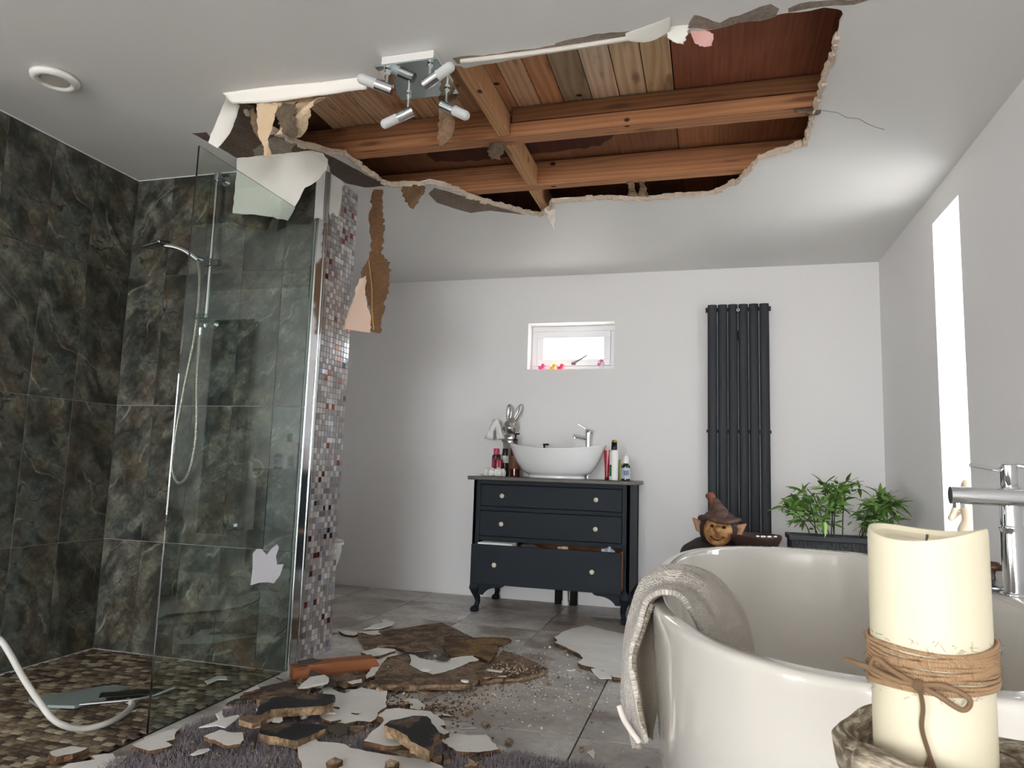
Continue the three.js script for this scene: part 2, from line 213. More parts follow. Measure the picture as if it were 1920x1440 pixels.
["w",0.012,0.01,"white ragged board at the bottom edge of the shower floor",[-1.863,3.287,-1.869,3.255,-1.839,3.227,-1.822,3.203,-1.852,3.187,-1.828,3.16,-1.803,3.151,-1.78,3.169,-1.755,3.151,-1.737,3.172,-1.729,3.204,-1.716,3.233,-1.701,3.269,-1.819,3.311]],
["w",0.026,0.022,"pale wedge of plasterboard lying on the shower mosaic floor",[-1.961,3.239,-1.946,3.182,-1.889,3.166,-1.885,3.202,-1.911,3.257,-1.943,3.251]],
["w",0.06,0.004,"white paint scrap shaped like a cross at the rug edge",[-1.624,2.986,-1.608,2.924,-1.611,2.903,-1.657,2.862,-1.658,2.832,-1.604,2.889,-1.58,2.844,-1.568,2.854,-1.557,2.916,-1.547,2.958,-1.583,2.95]],
["w",0.034,0.004,"white sliver on the rug beside the grey piece",[-1.543,3.116,-1.545,3.084,-1.525,3.063,-1.514,3.07,-1.518,3.097,-1.531,3.121]],
["w",0.008,0.004,"pale flake on the shower floor seen through the glass",[-2.062,2.422,-2.056,2.377,-2.06,2.344,-2.026,2.33,-1.995,2.37,-2.025,2.382,-2.022,2.448]],
["g",0.014,0.01,"grey chip at the foot of the glass screen",[-1.78,2.643,-1.785,2.61,-1.758,2.613,-1.744,2.645]],
["w",0.014,0.006,"white chip at the foot of the glass, next to the grey chip",[-1.764,2.677,-1.739,2.651,-1.734,2.678,-1.745,2.696]],
["w",0.02,0.016,"broad white plasterboard sheet on the floor between vanity and towel",[-0.831,1.117,-0.815,0.966,-0.787,0.878,-0.718,0.726,-0.588,0.821,-0.419,0.896,-0.341,0.947,-0.289,1.729,-0.321,1.756,-0.426,1.748,-0.461,1.678,-0.513,1.641,-0.594,1.603,-0.618,1.571,-0.607,1.48,-0.631,1.423,-0.73,1.297,-0.804,1.227,-0.801,1.172]],
["w",0.03,0.005,"folded white paper flap at the front edge of the broad white sheet",[-0.534,1.689,-0.494,1.663,-0.483,1.707,-0.451,1.713,-0.422,1.802,-0.471,1.822]],
["t",0.04,0.036,"square brown plaster chunk in front of the black wedge",[-0.855,2.869,-0.837,2.848,-0.819,2.855,-0.804,2.895,-0.825,2.908]],
["k",0.036,0.03,"dark lump beside the square brown chunk",[-0.823,2.845,-0.806,2.83,-0.783,2.877,-0.795,2.899]],
["k",0.034,0.028,"round black lump at the rug edge",[-0.731,2.852,-0.725,2.827,-0.705,2.82,-0.687,2.849,-0.701,2.875]],
["t",0.03,0.026,"tan lump at the rug edge below the black lump",[-0.731,2.903,-0.718,2.868,-0.696,2.859,-0.691,2.884,-0.708,2.908]]],"fl":[[-2.325,2.686,-2.322,2.667,-2.312,2.658,-2.294,2.681,-2.31,2.695],[-2.06,2.811,-2.054,2.782,-2.048,2.802],[-1.545,3.071,-1.559,3.044,-1.545,3.053,-1.536,3.072],[-1.591,3.088,-1.576,3.068,-1.572,3.093],[-1.488,3.05,-1.51,3.016,-1.494,3.02,-1.481,3.043],[-1.032,1.207,-1.007,1.183,-1.003,1.222],[-0.652,1.662,-0.616,1.641,-0.634,1.668],[-0.398,2.594,-0.383,2.568,-0.373,2.595,-0.37,2.637,-0.381,2.617],[-0.894,2.583,-0.889,2.567,-0.877,2.577,-0.881,2.595],[-0.868,2.871,-0.858,2.849,-0.832,2.849,-0.847,2.877],[-0.789,2.851,-0.764,2.819,-0.751,2.846,-0.779,2.861],[-0.871,2.528,-0.826,2.499,-0.819,2.52,-0.862,2.542]],"st":[[-0.913,2.394,-0.916,2.362,-0.883,2.358,-0.885,2.403,-0.893,2.419],[-0.809,2.487,-0.802,2.469,-0.775,2.486,-0.781,2.509],[-0.428,2.582,-0.417,2.568,-0.41,2.587,-0.421,2.6],[-1.019,2.374,-1.015,2.349,-0.989,2.356,-0.998,2.38],[-0.678,2.613,-0.676,2.585,-0.655,2.604,-0.659,2.632],[-1.854,3.063,-1.854,3.054,-1.842,3.064,-1.842,3.071],[-1.358,3.041,-1.368,3.013,-1.347,3.028,-1.341,3.048],[-1.358,2.995,-1.35,2.983,-1.332,3.004,-1.34,3.016]]};
// ------------------------------------------------------------ textures and materials
const stoneTex = texture(1024, 1024, (u, v) => {      // dark slate-like porcelain, streaks and cracks running diagonally
  const p = u + v, q = v - u, w = 0.9 * (fbm(u * 4, v * 4, 4, 91, 4) - 0.5), wf = 0.25 * (fbm(u * 16, v * 16, 16, 95, 3) - 0.5);
  const st = fbm(p * 7 + w * 2, q * 20 + w * 5, 7, 11, 4, 20), a = fbm(u * 17, v * 17, 17, 31, 5), c = fbm(u * 40, v * 40, 40, 51, 3), g = fbm(u * 120, v * 120, 120, 71, 2), b = fbm(u * 13, v * 13, 13, 131, 4);
  let k = lerp3([38, 38, 34], [102, 101, 91], clamp(0.6 * sm(0.3, 0.7, st) + 0.5 * sm(0.35, 0.7, a))); k = lerp3(k, [72, 60, 45], 0.5 * sm(0.52, 0.7, b)); k = lerp3(k, [84, 94, 90], 0.45 * sm(0.55, 0.75, fbm(u * 15, v * 15, 15, 171, 3)));
  const ridge = (s, wid) => 1 - sm(0, wid, Math.abs(((s % 1) + 1) % 1 - 0.5)), gate = (s, lo) => sm(lo, lo + 0.12, fbm(u * 8, v * 8, 8, s, 3));
  const v1 = ridge(q * 4 + w * 1.8 + wf * 1.5, 0.035) * gate(211, 0.46), v2 = ridge(q * 5 + p + w * 3 + wf * 3, 0.026) * gate(231, 0.38), v3 = ridge(p * 4 + w * 4 + wf * 4, 0.022) * gate(251, 0.42), v4 = ridge(q * 8 - p + w * 3.5 + wf * 3, 0.05) * gate(271, 0.44);
  k = lerp3(k, [150, 147, 134], 0.55 * v1); k = lerp3(k, [22, 21, 18], 0.75 * v2); k = lerp3(k, [24, 22, 19], 0.65 * v3); k = lerp3(k, [118, 116, 104], 0.4 * v4);
  const s = 0.62 + 0.5 * c + 0.46 * g; return [k[0] * s, k[1] * s, k[2] * s];
});
const stoneBump = texture(512, 512, (u, v) => 255 * (0.6 * fbm(u * 12, v * 12, 12, 5, 4) + 0.4 * fbm(u * 48, v * 48, 48, 8, 2)), false);
const floorTex = texture(1024, 1024, (u, v) => {
  const fine = 0.86 + 0.2 * fbm(u * 50, v * 50, 50, 305, 3) + 0.08 * vn(u * 300, v * 300, 300, 309);
  const a = fbm(u * 5, v * 7, 5, 301, 5, 7), b = fbm(u * 5, v * 5, 5, 321, 4), s = vn(u * 160, v * 160, 160, 341), d = vn(u * 90, v * 90, 90, 361);
  let k = lerp3([170, 164, 158], [202, 198, 192], sm(0.25, 0.75, a)); k = lerp3(k, [116, 100, 84], 0.5 * sm(0.55, 0.75, b));
  if (s > 0.93 && b > 0.4) k = lerp3(k, [205, 202, 196], (s - 0.93) * 10); if (d > 0.93) k = lerp3(k, [62, 54, 48], (d - 0.93) * 8);
  return k.map((x) => x * fine);
});
const grainTex = texture(512, 1024, (u, v) => {      // pine, grain along v
  const w = fbm(u * 3, v * 2, 3, 401, 3, 2), r = Math.sin((u * 9 + w * 3.2) * 6.283) * 0.5 + 0.5, f = fbm(u * 60, v * 4, 60, 421, 2, 4), st = fbm(u * 4, v * 6, 4, 441, 4, 6);
  let k = lerp3([248, 238, 226], [204, 174, 146], 0.5 * r + 0.35 * f); k = lerp3(k, [86, 62, 48], 0.45 * sm(0.6, 0.8, st));
  for (const [x, y, s] of [[0.3, 0.2, 0.06], [0.7, 0.63, 0.05]]) { const d = Math.hypot(u - x, (v - y) * 6.0); k = lerp3(k, [74, 46, 30], sm(s, s * 0.4, d)); }
  return k;
});
const plyTex = texture(512, 512, (u, v) => { const f = fbm(u * 70, v * 3, 70, 461, 3, 3), b = fbm(u * 5, v * 3, 5, 481, 4, 3); return lerp3([228, 200, 180], [172, 134, 114], clamp(0.75 * f + 0.5 * b - 0.1)); });
const damp = texture(512, 512, (u, v) => { const b = fbm(u * 4, v * 4, 4, 501, 5), f = fbm(u * 30, v * 30, 30, 521, 2), s = fbm(u * 9, v * 9, 9, 541, 3); let k = lerp3([120, 98, 78], [82, 62, 46], sm(0.35, 0.65, b)); k = lerp3(k, [62, 46, 36], 0.6 * sm(0.58, 0.7, s)); return k.map((x) => x * (0.75 + 0.5 * f)); });
const dampYellow = texture(256, 256, (u, v) => { const b = fbm(u * 4, v * 4, 4, 551, 4), f = fbm(u * 30, v * 30, 30, 571, 2); let k = lerp3([128, 98, 58], [84, 62, 42], sm(0.35, 0.65, b)); return k.map((x) => x * (0.72 + 0.5 * f)); });
const mouldTex = texture(256, 256, (u, v) => { const b = fbm(u * 5, v * 5, 5, 601, 5), f = fbm(u * 40, v * 40, 40, 621, 2); let k = lerp3([30, 28, 30], [92, 78, 64], sm(0.52, 0.72, b)); return k.map((x) => x * (0.6 + 0.7 * f)); });
const plasterTex = texture(256, 256, (u, v) => { const b = fbm(u * 8, v * 8, 8, 641, 4), f = fbm(u * 40, v * 40, 40, 661, 2); let k = lerp3([174, 152, 128], [112, 94, 76], sm(0.3, 0.7, b)); return k.map((x) => x * (0.72 + 0.5 * f)); });
const chipTex = texture(512, 512, (u, v) => { const s = vn(u * 70, v * 70, 70, 681), b = fbm(u * 5, v * 5, 5, 691, 4); let k = lerp3([232, 229, 224], [214, 209, 202], b); if (s > 0.955) k = lerp3(k, [110, 92, 76], (s - 0.955) * 18); return k; });
const paperTex = texture(256, 256, (u, v) => { const b = fbm(u * 6, v * 6, 6, 701, 4), f = fbm(u * 50, v * 50, 50, 711, 2); return lerp3([158, 146, 134], [130, 116, 104], b).map((x) => x * (0.85 + 0.3 * f)); });
const fuzz = texture(256, 256, (u, v) => 255 * (0.5 * vn(u * 64, v * 64, 64, 721) + 0.5 * vn(u * 128, v * 128, 128, 731)), false);
const orange = texture(512, 512, (u, v) => 255 * (0.5 * fbm(u * 60, v * 60, 60, 741, 3) + 0.5 * fbm(u * 8, v * 8, 8, 751, 3)), false);
const graniteTex = texture(256, 256, (u, v) => { const s = vn(u * 110, v * 110, 110, 761), b = vn(u * 60, v * 60, 60, 771); return s > 0.7 ? [112, 104, 96] : b > 0.6 ? [62, 56, 52] : [84, 78, 72]; });
const mk = (t, rx, ry) => { const c = t.clone(); c.repeat.set(rx, ry); c.needsUpdate = true; return c; };

const paint = mat(0xebe8e6, 0.75, { bumpMap: orange, bumpScale: 0.0006 });
const ceilingPaint = mat(0xe8e6e3, 0.55, { bumpMap: orange, bumpScale: 0.0005 });
const dryBoard = mat(0xffffff, 0.95, { map: plasterTex });
const stone = mat(0xffffff, 0.3, { map: stoneTex, bumpMap: stoneBump, bumpScale: 0.0016 });
const stoneB = mat(0xf4f0ea, 0.33, { map: stoneTex, bumpMap: stoneBump, bumpScale: 0.0016 });
const floorA = mat(0xffffff, 0.36, { map: floorTex, bumpMap: orange, bumpScale: 0.0004 });
const floorB = mat(0xeeeae6, 0.4, { map: floorTex, bumpMap: orange, bumpScale: 0.0004 });
const floorGrout = mat(0x2a2522, 0.95);
const chrome = mat(0xe4e6e8, 0.09, { metalness: 1 });
const satin = mat(0xc4c6c8, 0.3, { metalness: 1 });
const glassClear = mat(0xd6e8e0, 0.0, { transmission: 1, thickness: 0, ior: 1.5, specularIntensity: 1 });
const pane = mat(0xffffff, 0.0, { transmission: 1, thickness: 0, ior: 1.45 });
const upvc = mat(0xeef0f2, 0.3);
const frosted = mat(0xeeeeec, 0.75, { transmission: 0.45, thickness: 0 });
const ceramic = mat(0xf2f1ef, 0.08, { clearcoat: 0.6, clearcoatRoughness: 0.04 });
const acrylic = mat(0xd9d3c9, 0.1, { clearcoat: 0.7, clearcoatRoughness: 0.05 });
const navy = mat(0x161f27, 0.6, { specularIntensity: 0.6, bumpMap: mk(orange, 3, 3), bumpScale: 0.0003 });
const knobMat = mat(0xd8cdb8, 0.35);
const granite = mat(0xffffff, 0.45, { map: graniteTex });
const radMat = mat(0x2e3136, 0.55, { specularIntensity: 0.7 });
const black = mat(0x0e0e10, 0.35);
const blackRough = mat(0x17140f, 0.9);
const white = mat(0xf0efec, 0.4);

// ------------------------------------------------------------ room shell
const H = 2.387, XL = -2.922, XR = 1.087, ZF = 11, XO = -7.2, ZT = 3.45, XG = -1.844, ZS = 2.16, ZM = 1.748;
const W1 = [-1.32, -0.672, 1.678, 2.028];            // back window: x0, x1, y0, y1
const W2 = [1.176, 1.568, 0.5, 2.237];               // slim window on the right: z0, z1, y0, y1
const W3 = [7.9, 10.1, 0.08, 2.2];                    // unseen glazed doors, moved to a made-up far wall to even the light
const W4 = [-1.7, 0.9, 0.08, 2.2];                  // unseen window added behind the camera as fill
const ROOM = [[XL, 0], [XR, 0], [XR, ZF], [XO, ZF], [XO, ZT], [XL, ZT]];
struct('wall_back', uvBox(panel(XL - 0.25, XR + 0.3, -0.12, 2.76, [W1], 0.25).translate(0, 0, -0.25)), paint, 'white painted back wall with a small window');
const zWall = (z0, z1, x0, holes, d) => panel(-z1, -z0, -0.12, 2.76, holes.map(([a, b, c, e]) => [-b, -a, c, e]), d).rotateY(Math.PI / 2).translate(x0, 0, 0);
struct('wall_right', uvBox(zWall(0, ZF, XR, [W2], 0.3)), paint, 'white painted right wall with a tall slim window');
const wallLeft = struct('wall_left', uvBox(zWall(0, ZT, XL - 0.25, [], 0.25)), paint, 'left wall clad in dark stone tiles in the shower');
struct('added_wall_far_left', uvBox(zWall(ZT - 0.2, ZF, XO - 0.25, [W3], 0.25)), paint, 'added unseen far left wall with glazed doors, beside the viewer');  // wall added out of view so the daylight falls more evenly
struct('added_wall_step', uvBox(panel(XO, XL - 0.25, -0.12, 2.76, [], 0.2).translate(0, 0, ZT - 0.2)), paint, 'added unseen wall stepping back behind the shower');  // made-up step that widens the unseen room for more even daylight
struct('wall_front', uvBox(panel(XO - 0.25, XR + 0.3, -0.12, 2.76, [W4], 0.25).translate(0, 0, ZF)), paint, 'white painted wall behind the viewer');
const wallPart = struct('wall_partition', uvBox(span(XL, XG - 0.008, 0, H, ZM, ZS - 0.008, 0.001)), paint, 'short partition between shower and toilet recess');

const floor = struct('floor', uvBox(slabY(ROOM.map(([x, z]) => [x + (x > 0 ? 0.02 : -0.02), z + (z === 0 ? -0.02 : z === ZT ? -0.02 : 0.02)]), [], -0.12, -0.0105)), floorGrout, 'grey stone floor tiles');
const xs = [XO]; for (let x = -0.45 - 0.515 * 13; x < XR; x += 0.515) xs.push(x); xs.push(XR);
const zs = [0]; for (let z = 0.365; z < ZF; z += 0.525) zs.push(z); zs.push(ZF);
const SH = [XL, XG, ZS, 3.75];                       // shower floor
for (let i = 0; i < xs.length - 1; i++) for (let j = 0; j < zs.length - 1; j++) {
  const g = 0.0027, put = (x0, x1, z0, z1) => { if (x1 - x0 > 0.03 && z1 - z0 > 0.03) part('tile', uvBox(span(x0 + g, x1 - g, -0.012, 0, z0 + g, z1 - g, 0.0012), 1.1, rnd(), rnd()), (i * 7 + j * 3) % 5 < 3 ? floorA : floorB, floor); };
  let [x0, x1, z0, z1] = [xs[i], xs[i + 1], zs[j], zs[j + 1]];
  if (z1 <= ZT) { if (x1 <= XL) continue; x0 = Math.max(x0, XL); } else if (z0 < ZT && x0 < XL) { put(x0, x1, ZT, z1); continue; }
  if (x1 <= SH[1] && z0 < SH[3] && z1 > SH[2]) { put(x0, x1, z0, Math.max(z0, SH[2])); put(x0, x1, Math.min(z1, SH[3]), z1); continue; }
  if (x0 < SH[1] && x1 > SH[1] && z0 < SH[3] && z1 > SH[2]) { put(SH[1], x1, z0, z1); put(x0, SH[1], z0, Math.max(z0, SH[2])); put(x0, SH[1], Math.min(z1, SH[3]), z1); continue; }
  put(x0, x1, z0, z1);
}
// stone tiles of the shower: left wall and the front of the partition
const rows = [[0, 0.5277], [0.5277, 1.195], [1.195, 1.862], [1.862, H - 0.003]];
for (const [y0, y1] of rows) {
  for (let k = 0, z = ZS; z < 3.4; k++) { const z1 = k ? z + 0.23 : 2.42; part('tile', uvBox(span(XL, XL + 0.009, y0 + 0.001, y1 - 0.001, z + 0.001, Math.min(z1, ZT) - 0.001, 0.0016), 1.5, rnd(), rnd()), k % 2 ? stone : stoneB, wallLeft); z = z1; }
  for (let k = 0; k < 5; k++) { const x0 = XL + 0.009 + 0.2275 * k, x1 = k === 4 ? XG - 0.006 : x0 + 0.2275; part('tile', uvBox(span(x0 + 0.001, x1 - 0.001, y0 + 0.001, y1 - 0.001, ZS - 0.008, ZS + 0.001, 0.0016), 1.5, rnd(), rnd()), k % 2 ? stoneB : stone, wallPart); }
}
part('sealant_bead', join([span(XL + 0.008, XL + 0.014, H - 0.004, H, ZS, 3.45), span(XL + 0.01, XG, H - 0.004, H, ZS, ZS + 0.006)]), white, wallLeft);

// glass mosaic on the end of the partition: the lowest 300 pieces singly, the rest as one part
const mosCols = ['#b4aeab', '#a39a96', '#8f8683', '#857b78', '#766c69', '#c4c0bd', '#968d8f', '#8b909a'].map((c) => mat(c, 0.14, { clearcoat: 0.8, clearcoatRoughness: 0.05 }));
const mosFoil = [mat('#8c4a3a', 0.2, { metalness: 0.9 }), mat('#c9cdd6', 0.08, { metalness: 1 }), mat('#23262c', 0.1, { clearcoat: 1 })];
const backing = part('mosaic_grout', span(XG - 0.008, XG - 0.002, 0, H, ZM, 2.075, 0.001), mat(0x8f8783, 0.9), wallPart);
{
  const nc = 11, p = (2.06 - ZM - 0.004) / nc, nr = Math.floor(H / p), piece = box(0.006, p - 0.0025, p - 0.0025, 0, 0, 0, 0.0012), rest = new Map();
  let made = 0;
  for (let r = 0; r < nr; r++) for (let c = 0; c < nc; c++) {
    const light = (r + c) % 2 === 0 ? rnd() < 0.55 : rnd() < 0.12, t = rnd();
    const m = t < 0.03 ? mosFoil[0] : t < 0.045 ? mosFoil[1] : t < 0.05 ? mosFoil[2] : light ? mosCols[rnd() < 0.6 ? 0 : 5] : mosCols[[1, 2, 2, 3, 3, 6, 7, 4][Math.floor(rnd() * 8)]];
    const z = ZM + 0.004 + (c + 0.5) * p, y = (r + 0.5) * p, foil = mosFoil.includes(m);
    if (made < 300) { const o = part('mosaic_tile', piece, m, wallPart); o.position.set(XG - 0.001, y, z); if (foil) o.rotation.set(0, rr(-0.05, 0.05), rr(-0.05, 0.05)); made++; }
    else { const g = piece.clone(); if (foil) g.rotateZ(rr(-0.05, 0.05)); g.translate(XG - 0.001, y, z); if (!rest.has(m)) rest.set(m, []); rest.get(m).push(g); }
  }
  const ms = [...rest.keys()], gs = ms.map((m) => join(rest.get(m))), all = mergeGeometries(gs, true);
  part('mosaic_tiles', all, ms, wallPart).userData.kind = 'stuff';
}
// brown pebble mosaic of the shower floor
{
  const cols = ['#7d6a52', '#5d4b39', '#9a8b72', '#4a3c30', '#8a7a66', '#6a5c4c', '#b0a48c'].map((c) => mat(c, 0.4, { bumpMap: fuzz, bumpScale: 0.0005 }));
  const px = 0.042, pz = 0.027, list = [], pieces = [0, 1, 2].map((k) => box(px - 0.003, 0.008, pz - 0.003, 0, 0, 0, 0.0035));
  for (let j = 0; SH[2] + 0.012 + j * pz < SH[3]; j++) for (let i = 0; ; i++) { const x = SH[0] + 0.03 + (i + (j % 2) * 0.5) * px, z = SH[2] + 0.016 + j * pz; if (x > SH[1] - 0.02) break; list.push([x, z]); }
  list.sort((a, b) => Math.hypot(a[0], 5.07 - a[1]) - Math.hypot(b[0], 5.07 - b[1]));
  const seen = list.filter(([x, z]) => z < 3.3 + (x - XL) * 0.12), rest = new Map(); let made = 0;
  for (const e of list) {
    const m = cols[Math.floor(rnd() * cols.length)], y = -0.005 + rr(-0.0008, 0.0008);
    if (made < 300 && seen.includes(e)) { const o = part('pebble_tile', pieces[0], m, floor); o.position.set(e[0], y, e[1]); made++; }
    else { if (!rest.has(m)) rest.set(m, []); rest.get(m).push(pieces[1].clone().translate(e[0], y, e[1])); }
  }
  const ms = [...rest.keys()]; part('pebble_tiles', mergeGeometries(ms.map((m) => join(rest.get(m))), true), ms, floor).userData.kind = 'stuff';
}
// ceiling with the hole torn in it
const holePts = jag(pairs(TRACE.H), 0.03, 0.004);
const ceiling = struct('ceiling', uvBox(slabY(ROOM, [holePts], H, H + 0.0135)), ceilingPaint, 'white plasterboard ceiling with a large collapsed hole');
{
  const torn = mat(0xffffff, 0.95, { map: paperTex }), tornDark = mat(0xb0a59c, 0.95, { map: paperTex }), tornPale = mat(0xe8e0d8, 0.95, { map: paperTex });
  const patch = (a, m, d) => part('torn_paper', uvBox(slabY(jag(pairs(a), 0.03, 0.003), [], H - d, H - d + 0.0008), 0.4), m, ceiling);
  patch(TRACE.P1, tornDark, 0.0009); patch(TRACE.P1b, torn, 0.0018); patch(TRACE.P2, tornPale, 0.0009); for (const k of ['P3', 'P4', 'P5', 'P6']) patch(TRACE[k], torn, 0.0009);
  const lip = holePts.map(([x, z]) => [x, z]), crumbs = [];           // crumbled gypsum and lining along the broken edge
  lip.forEach(([x, z], i) => { const [x2, z2] = lip[(i + 1) % lip.length]; if (z > 2.7) return; const d = Math.hypot(x2 - x, z2 - z), g = box(d * 1.25, rr(0.018, 0.032), rr(0.008, 0.022), 0, 0, 0, 0.004); g.rotateX(rr(-0.4, 0.4)); g.rotateY(-Math.atan2(z2 - z, x2 - x) + rr(-0.25, 0.25)); crumbs.push(g.translate((x + x2) / 2, H + rr(-0.006, 0.006), (z + z2) / 2)); });
  const o = part('broken_edge', uvBox(join(crumbs), 0.2), mat(0xd6c2ae, 0.95, { bumpMap: fuzz, bumpScale: 0.004 }), ceiling); o.userData.kind = 'stuff';
  const crack = (pts) => part('crack', join(pts.slice(1).map((p, i) => rod([pts[i][0], H, pts[i][1]], [p[0], H, p[1]], 0.0014, 5))), mat(0x8a857e, 0.9), ceiling);
  crack([[0.43, 2.2], [0.49, 2.17], [0.53, 2.12], [0.58, 2.1], [0.62, 2.05], [0.66, 2.01], [0.7, 1.98]]);
}
// roof over the void
struct('roof', uvBox(span(XO - 0.25, XR + 0.3, 2.575, 2.76, -0.25, ZF + 0.25, 0.001)), mat(0x3a3430, 0.9), 'flat roof over the bathroom');
const ground = struct('ground', uvBox(slabY([[-22, -16], [16, -16], [16, 26], [-22, 26]], [], -0.6, -0.3), 2), mat(0x9a9488, 0.95), 'pale paved ground outside');

const pine = ['#e6cab0', '#dcaa84', '#b2a490', '#f6e8d6', '#f2dec4', '#e6d0ae', '#d2ac8a', '#deC09e'].map((c) => mat(c, 0.8, { map: grainTex }));
const joistMat = [mat('#c0906c', 0.75, { map: grainTex }), mat('#b08260', 0.75, { map: grainTex }), mat('#d0a880', 0.75, { map: grainTex })];
const deck = thing('roof_deck', 'roof boards and plywood sheets visible above the hole in the ceiling', 'roof boards', [0, 2.537, 0]);
{
  const edges = [-1.75, -1.63, -1.515, -1.4, -1.285, -1.17, -1.055, -0.94, -0.82, -0.713, -0.613, -0.488, -0.371, -0.256, -0.143], tone = [6, 0, 7, 0, 6, 7, 0, 6, 1, 0, 1, 2, 3, 4, 5];
  for (let k = 0; k < edges.length - 1; k++) part('plank', uvBox(span(edges[k] + 0.002, edges[k + 1] - 0.002, rr(-0.002, 0.001), 0.02, 2.18, 3.4, 0.002), 0.3, k * 0.31, k * 0.37, false, 1.5), pine[tone[k + 1]], deck);
  const sheet = (x0, x1, z0, z1, c, y = 0) => part('plywood_sheet', uvBox(span(x0, x1, y, 0.02, z0, z1, 0.001), 0.6, rnd(), rnd()), mat(c, 0.85, { map: plyTex }), deck);
  sheet(-0.14, XR, 2.18, 3.4, '#c48e74', 0.002); sheet(-0.146, XR, 0, 2.178, '#d0a480', 0.003); sheet(XL, -0.15, 0, 2.178, '#b08e70', 0.001); sheet(XL, -1.755, 2.18, 3.4, '#7a5e4a'); sheet(XO, XR, 3.46, ZF, '#7a5b42'); sheet(XL, XR, 3.402, 3.455, '#7a5b42');
  const stain = jag([[-1.4, 1.75], [-1.1, 1.72], [-0.75, 1.74], [-0.52, 1.76], [-0.44, 1.86], [-0.36, 1.9], [-0.3, 1.98], [-0.22, 2.04], [-0.21, 2.09], [-0.3, 2.11], [-0.6, 2.13], [-1.4, 2.13]], 0.04, 0.012);
  part('damp_stain', uvBox(slabY(stain, [], -0.0005, 0.0005), 0.5), mat('#6a463a', 0.9, { map: plyTex }), deck);
}
function joist(label, x0, x1, y0, y1, z0, z1, m, turn) { const g = uvBox(span(x0, x1, y0, y1, z0, z1, 0.003), 0.22, rnd(), rnd(), turn, 1.9); return solo('ceiling_joist', g, m, label, 'joist'); }
const J0 = H + 0.0136;
joist('long timber joist crossing the middle of the ceiling hole', XL + 0.01, XR - 0.01, J0, J0 + 0.062, 2.135, 2.215, joistMat[0], true);
joist('flat timber batten fixed on top of the middle joist', -0.845, XR - 0.01, J0 + 0.064, 2.53, 2.15, 2.222, mat('#8d6445', 0.8, { map: grainTex }), true);
joist('upper timber left of the cross nogging, on the middle joist', XL + 0.01, -0.925, J0 + 0.064, 2.53, 2.15, 2.216, joistMat[1], true);
joist('timber joist at the back edge of the ceiling hole', XL + 0.01, XR - 0.01, J0, 2.53, 1.6, 1.66, joistMat[0], true);
joist('short cross nogging nearest the light fitting', -0.905, -0.853, J0, J0 + 0.1, 2.224, 3.3, joistMat[2], false);
joist('short cross nogging between middle and back joists', -0.915, -0.862, J0, J0 + 0.1, 1.665, 2.13, joistMat[2], false);
joist('short cross nogging behind the back joist', -0.925, -0.872, J0, J0 + 0.1, 0.9, 1.595, joistMat[2], false);
joist('dark timber joist at the left end of the void', -1.98, -1.92, J0, 2.53, 2.23, 3.4, mat('#4a3020', 0.85, { map: grainTex }), false);

// windows
function windowUnit(name, make, label) { const g = struct(name); g.userData.label = label; make(g); return g; }
function frameBars(a0, a1, b0, b1, t, z0, z1) { return join([span(a0, a1, b0, b0 + t, z0, z1, 0.004), span(a0, a1, b1 - t, b1, z0, z1, 0.004), span(a0, a0 + t, b0 + t, b1 - t, z0, z1, 0.004), span(a1 - t, a1, b0 + t, b1 - t, z0, z1, 0.004)]); }
windowUnit('window_1', (g) => {
  part('frame', frameBars(W1[0], W1[1], W1[2], W1[3], 0.042, -0.2, -0.13), upvc, g);
  part('sash', frameBars(W1[0] + 0.044, W1[1] - 0.044, W1[2] + 0.044, W1[3] - 0.044, 0.05, -0.19, -0.118), upvc, g);
  part('pane', span(W1[0] + 0.09, W1[1] - 0.09, W1[2] + 0.09, W1[3] - 0.09, -0.16, -0.156, 0.0005), pane, g);
  const h = part('handle', join([rod([-0.99, 1.738, -0.112], [-0.885, 1.797, -0.1], 0.006), box(0.03, 0.02, 0.02, -0.99, 1.735, -0.11, 0.004)]), mat(0x5c6268, 0.4), g);
}, 'small white framed top-hung window in the back wall');
windowUnit('window_2', (g) => {
  const fr = frameBars(-W2[1], -W2[0], W2[2], W2[3], 0.05, 0.22, 0.28).rotateY(Math.PI / 2).translate(XR, 0, 0); part('frame', fr, upvc, g);
  part('pane', span(XR + 0.248, XR + 0.252, W2[2] + 0.05, W2[3] - 0.05, W2[0] + 0.05, W2[1] - 0.05, 0.0005), mat(0xdfe2e4, 0.0, { transmission: 1, thickness: 0, ior: 1.45 }), g);
  part('sill', span(XR - 0.02, XR + 0.22, W2[2] - 0.02, W2[2] + 0.012, W2[0], W2[1], 0.004), upvc, g);
}, 'tall slim window in the right wall');
windowUnit('unseen_window_3', (g) => {
  part('frame', join([frameBars(-W3[1], -W3[0], W3[2], W3[3], 0.06, -0.2, -0.13), span(-(W3[0] + W3[1]) / 2 - 0.03, -(W3[0] + W3[1]) / 2 + 0.03, W3[2] + 0.06, W3[3] - 0.06, -0.2, -0.13, 0.004)]).rotateY(Math.PI / 2).translate(XO, 0, 0), upvc, g);
  for (const [a, b] of [[W3[0] + 0.06, (W3[0] + W3[1]) / 2 - 0.03], [(W3[0] + W3[1]) / 2 + 0.03, W3[1] - 0.06]]) part('pane', span(XO - 0.168, XO - 0.164, W3[2] + 0.06, W3[3] - 0.06, a, b, 0.0005), pane, g);
}, 'unseen glazed doors set in the added far left wall, beside the viewer');
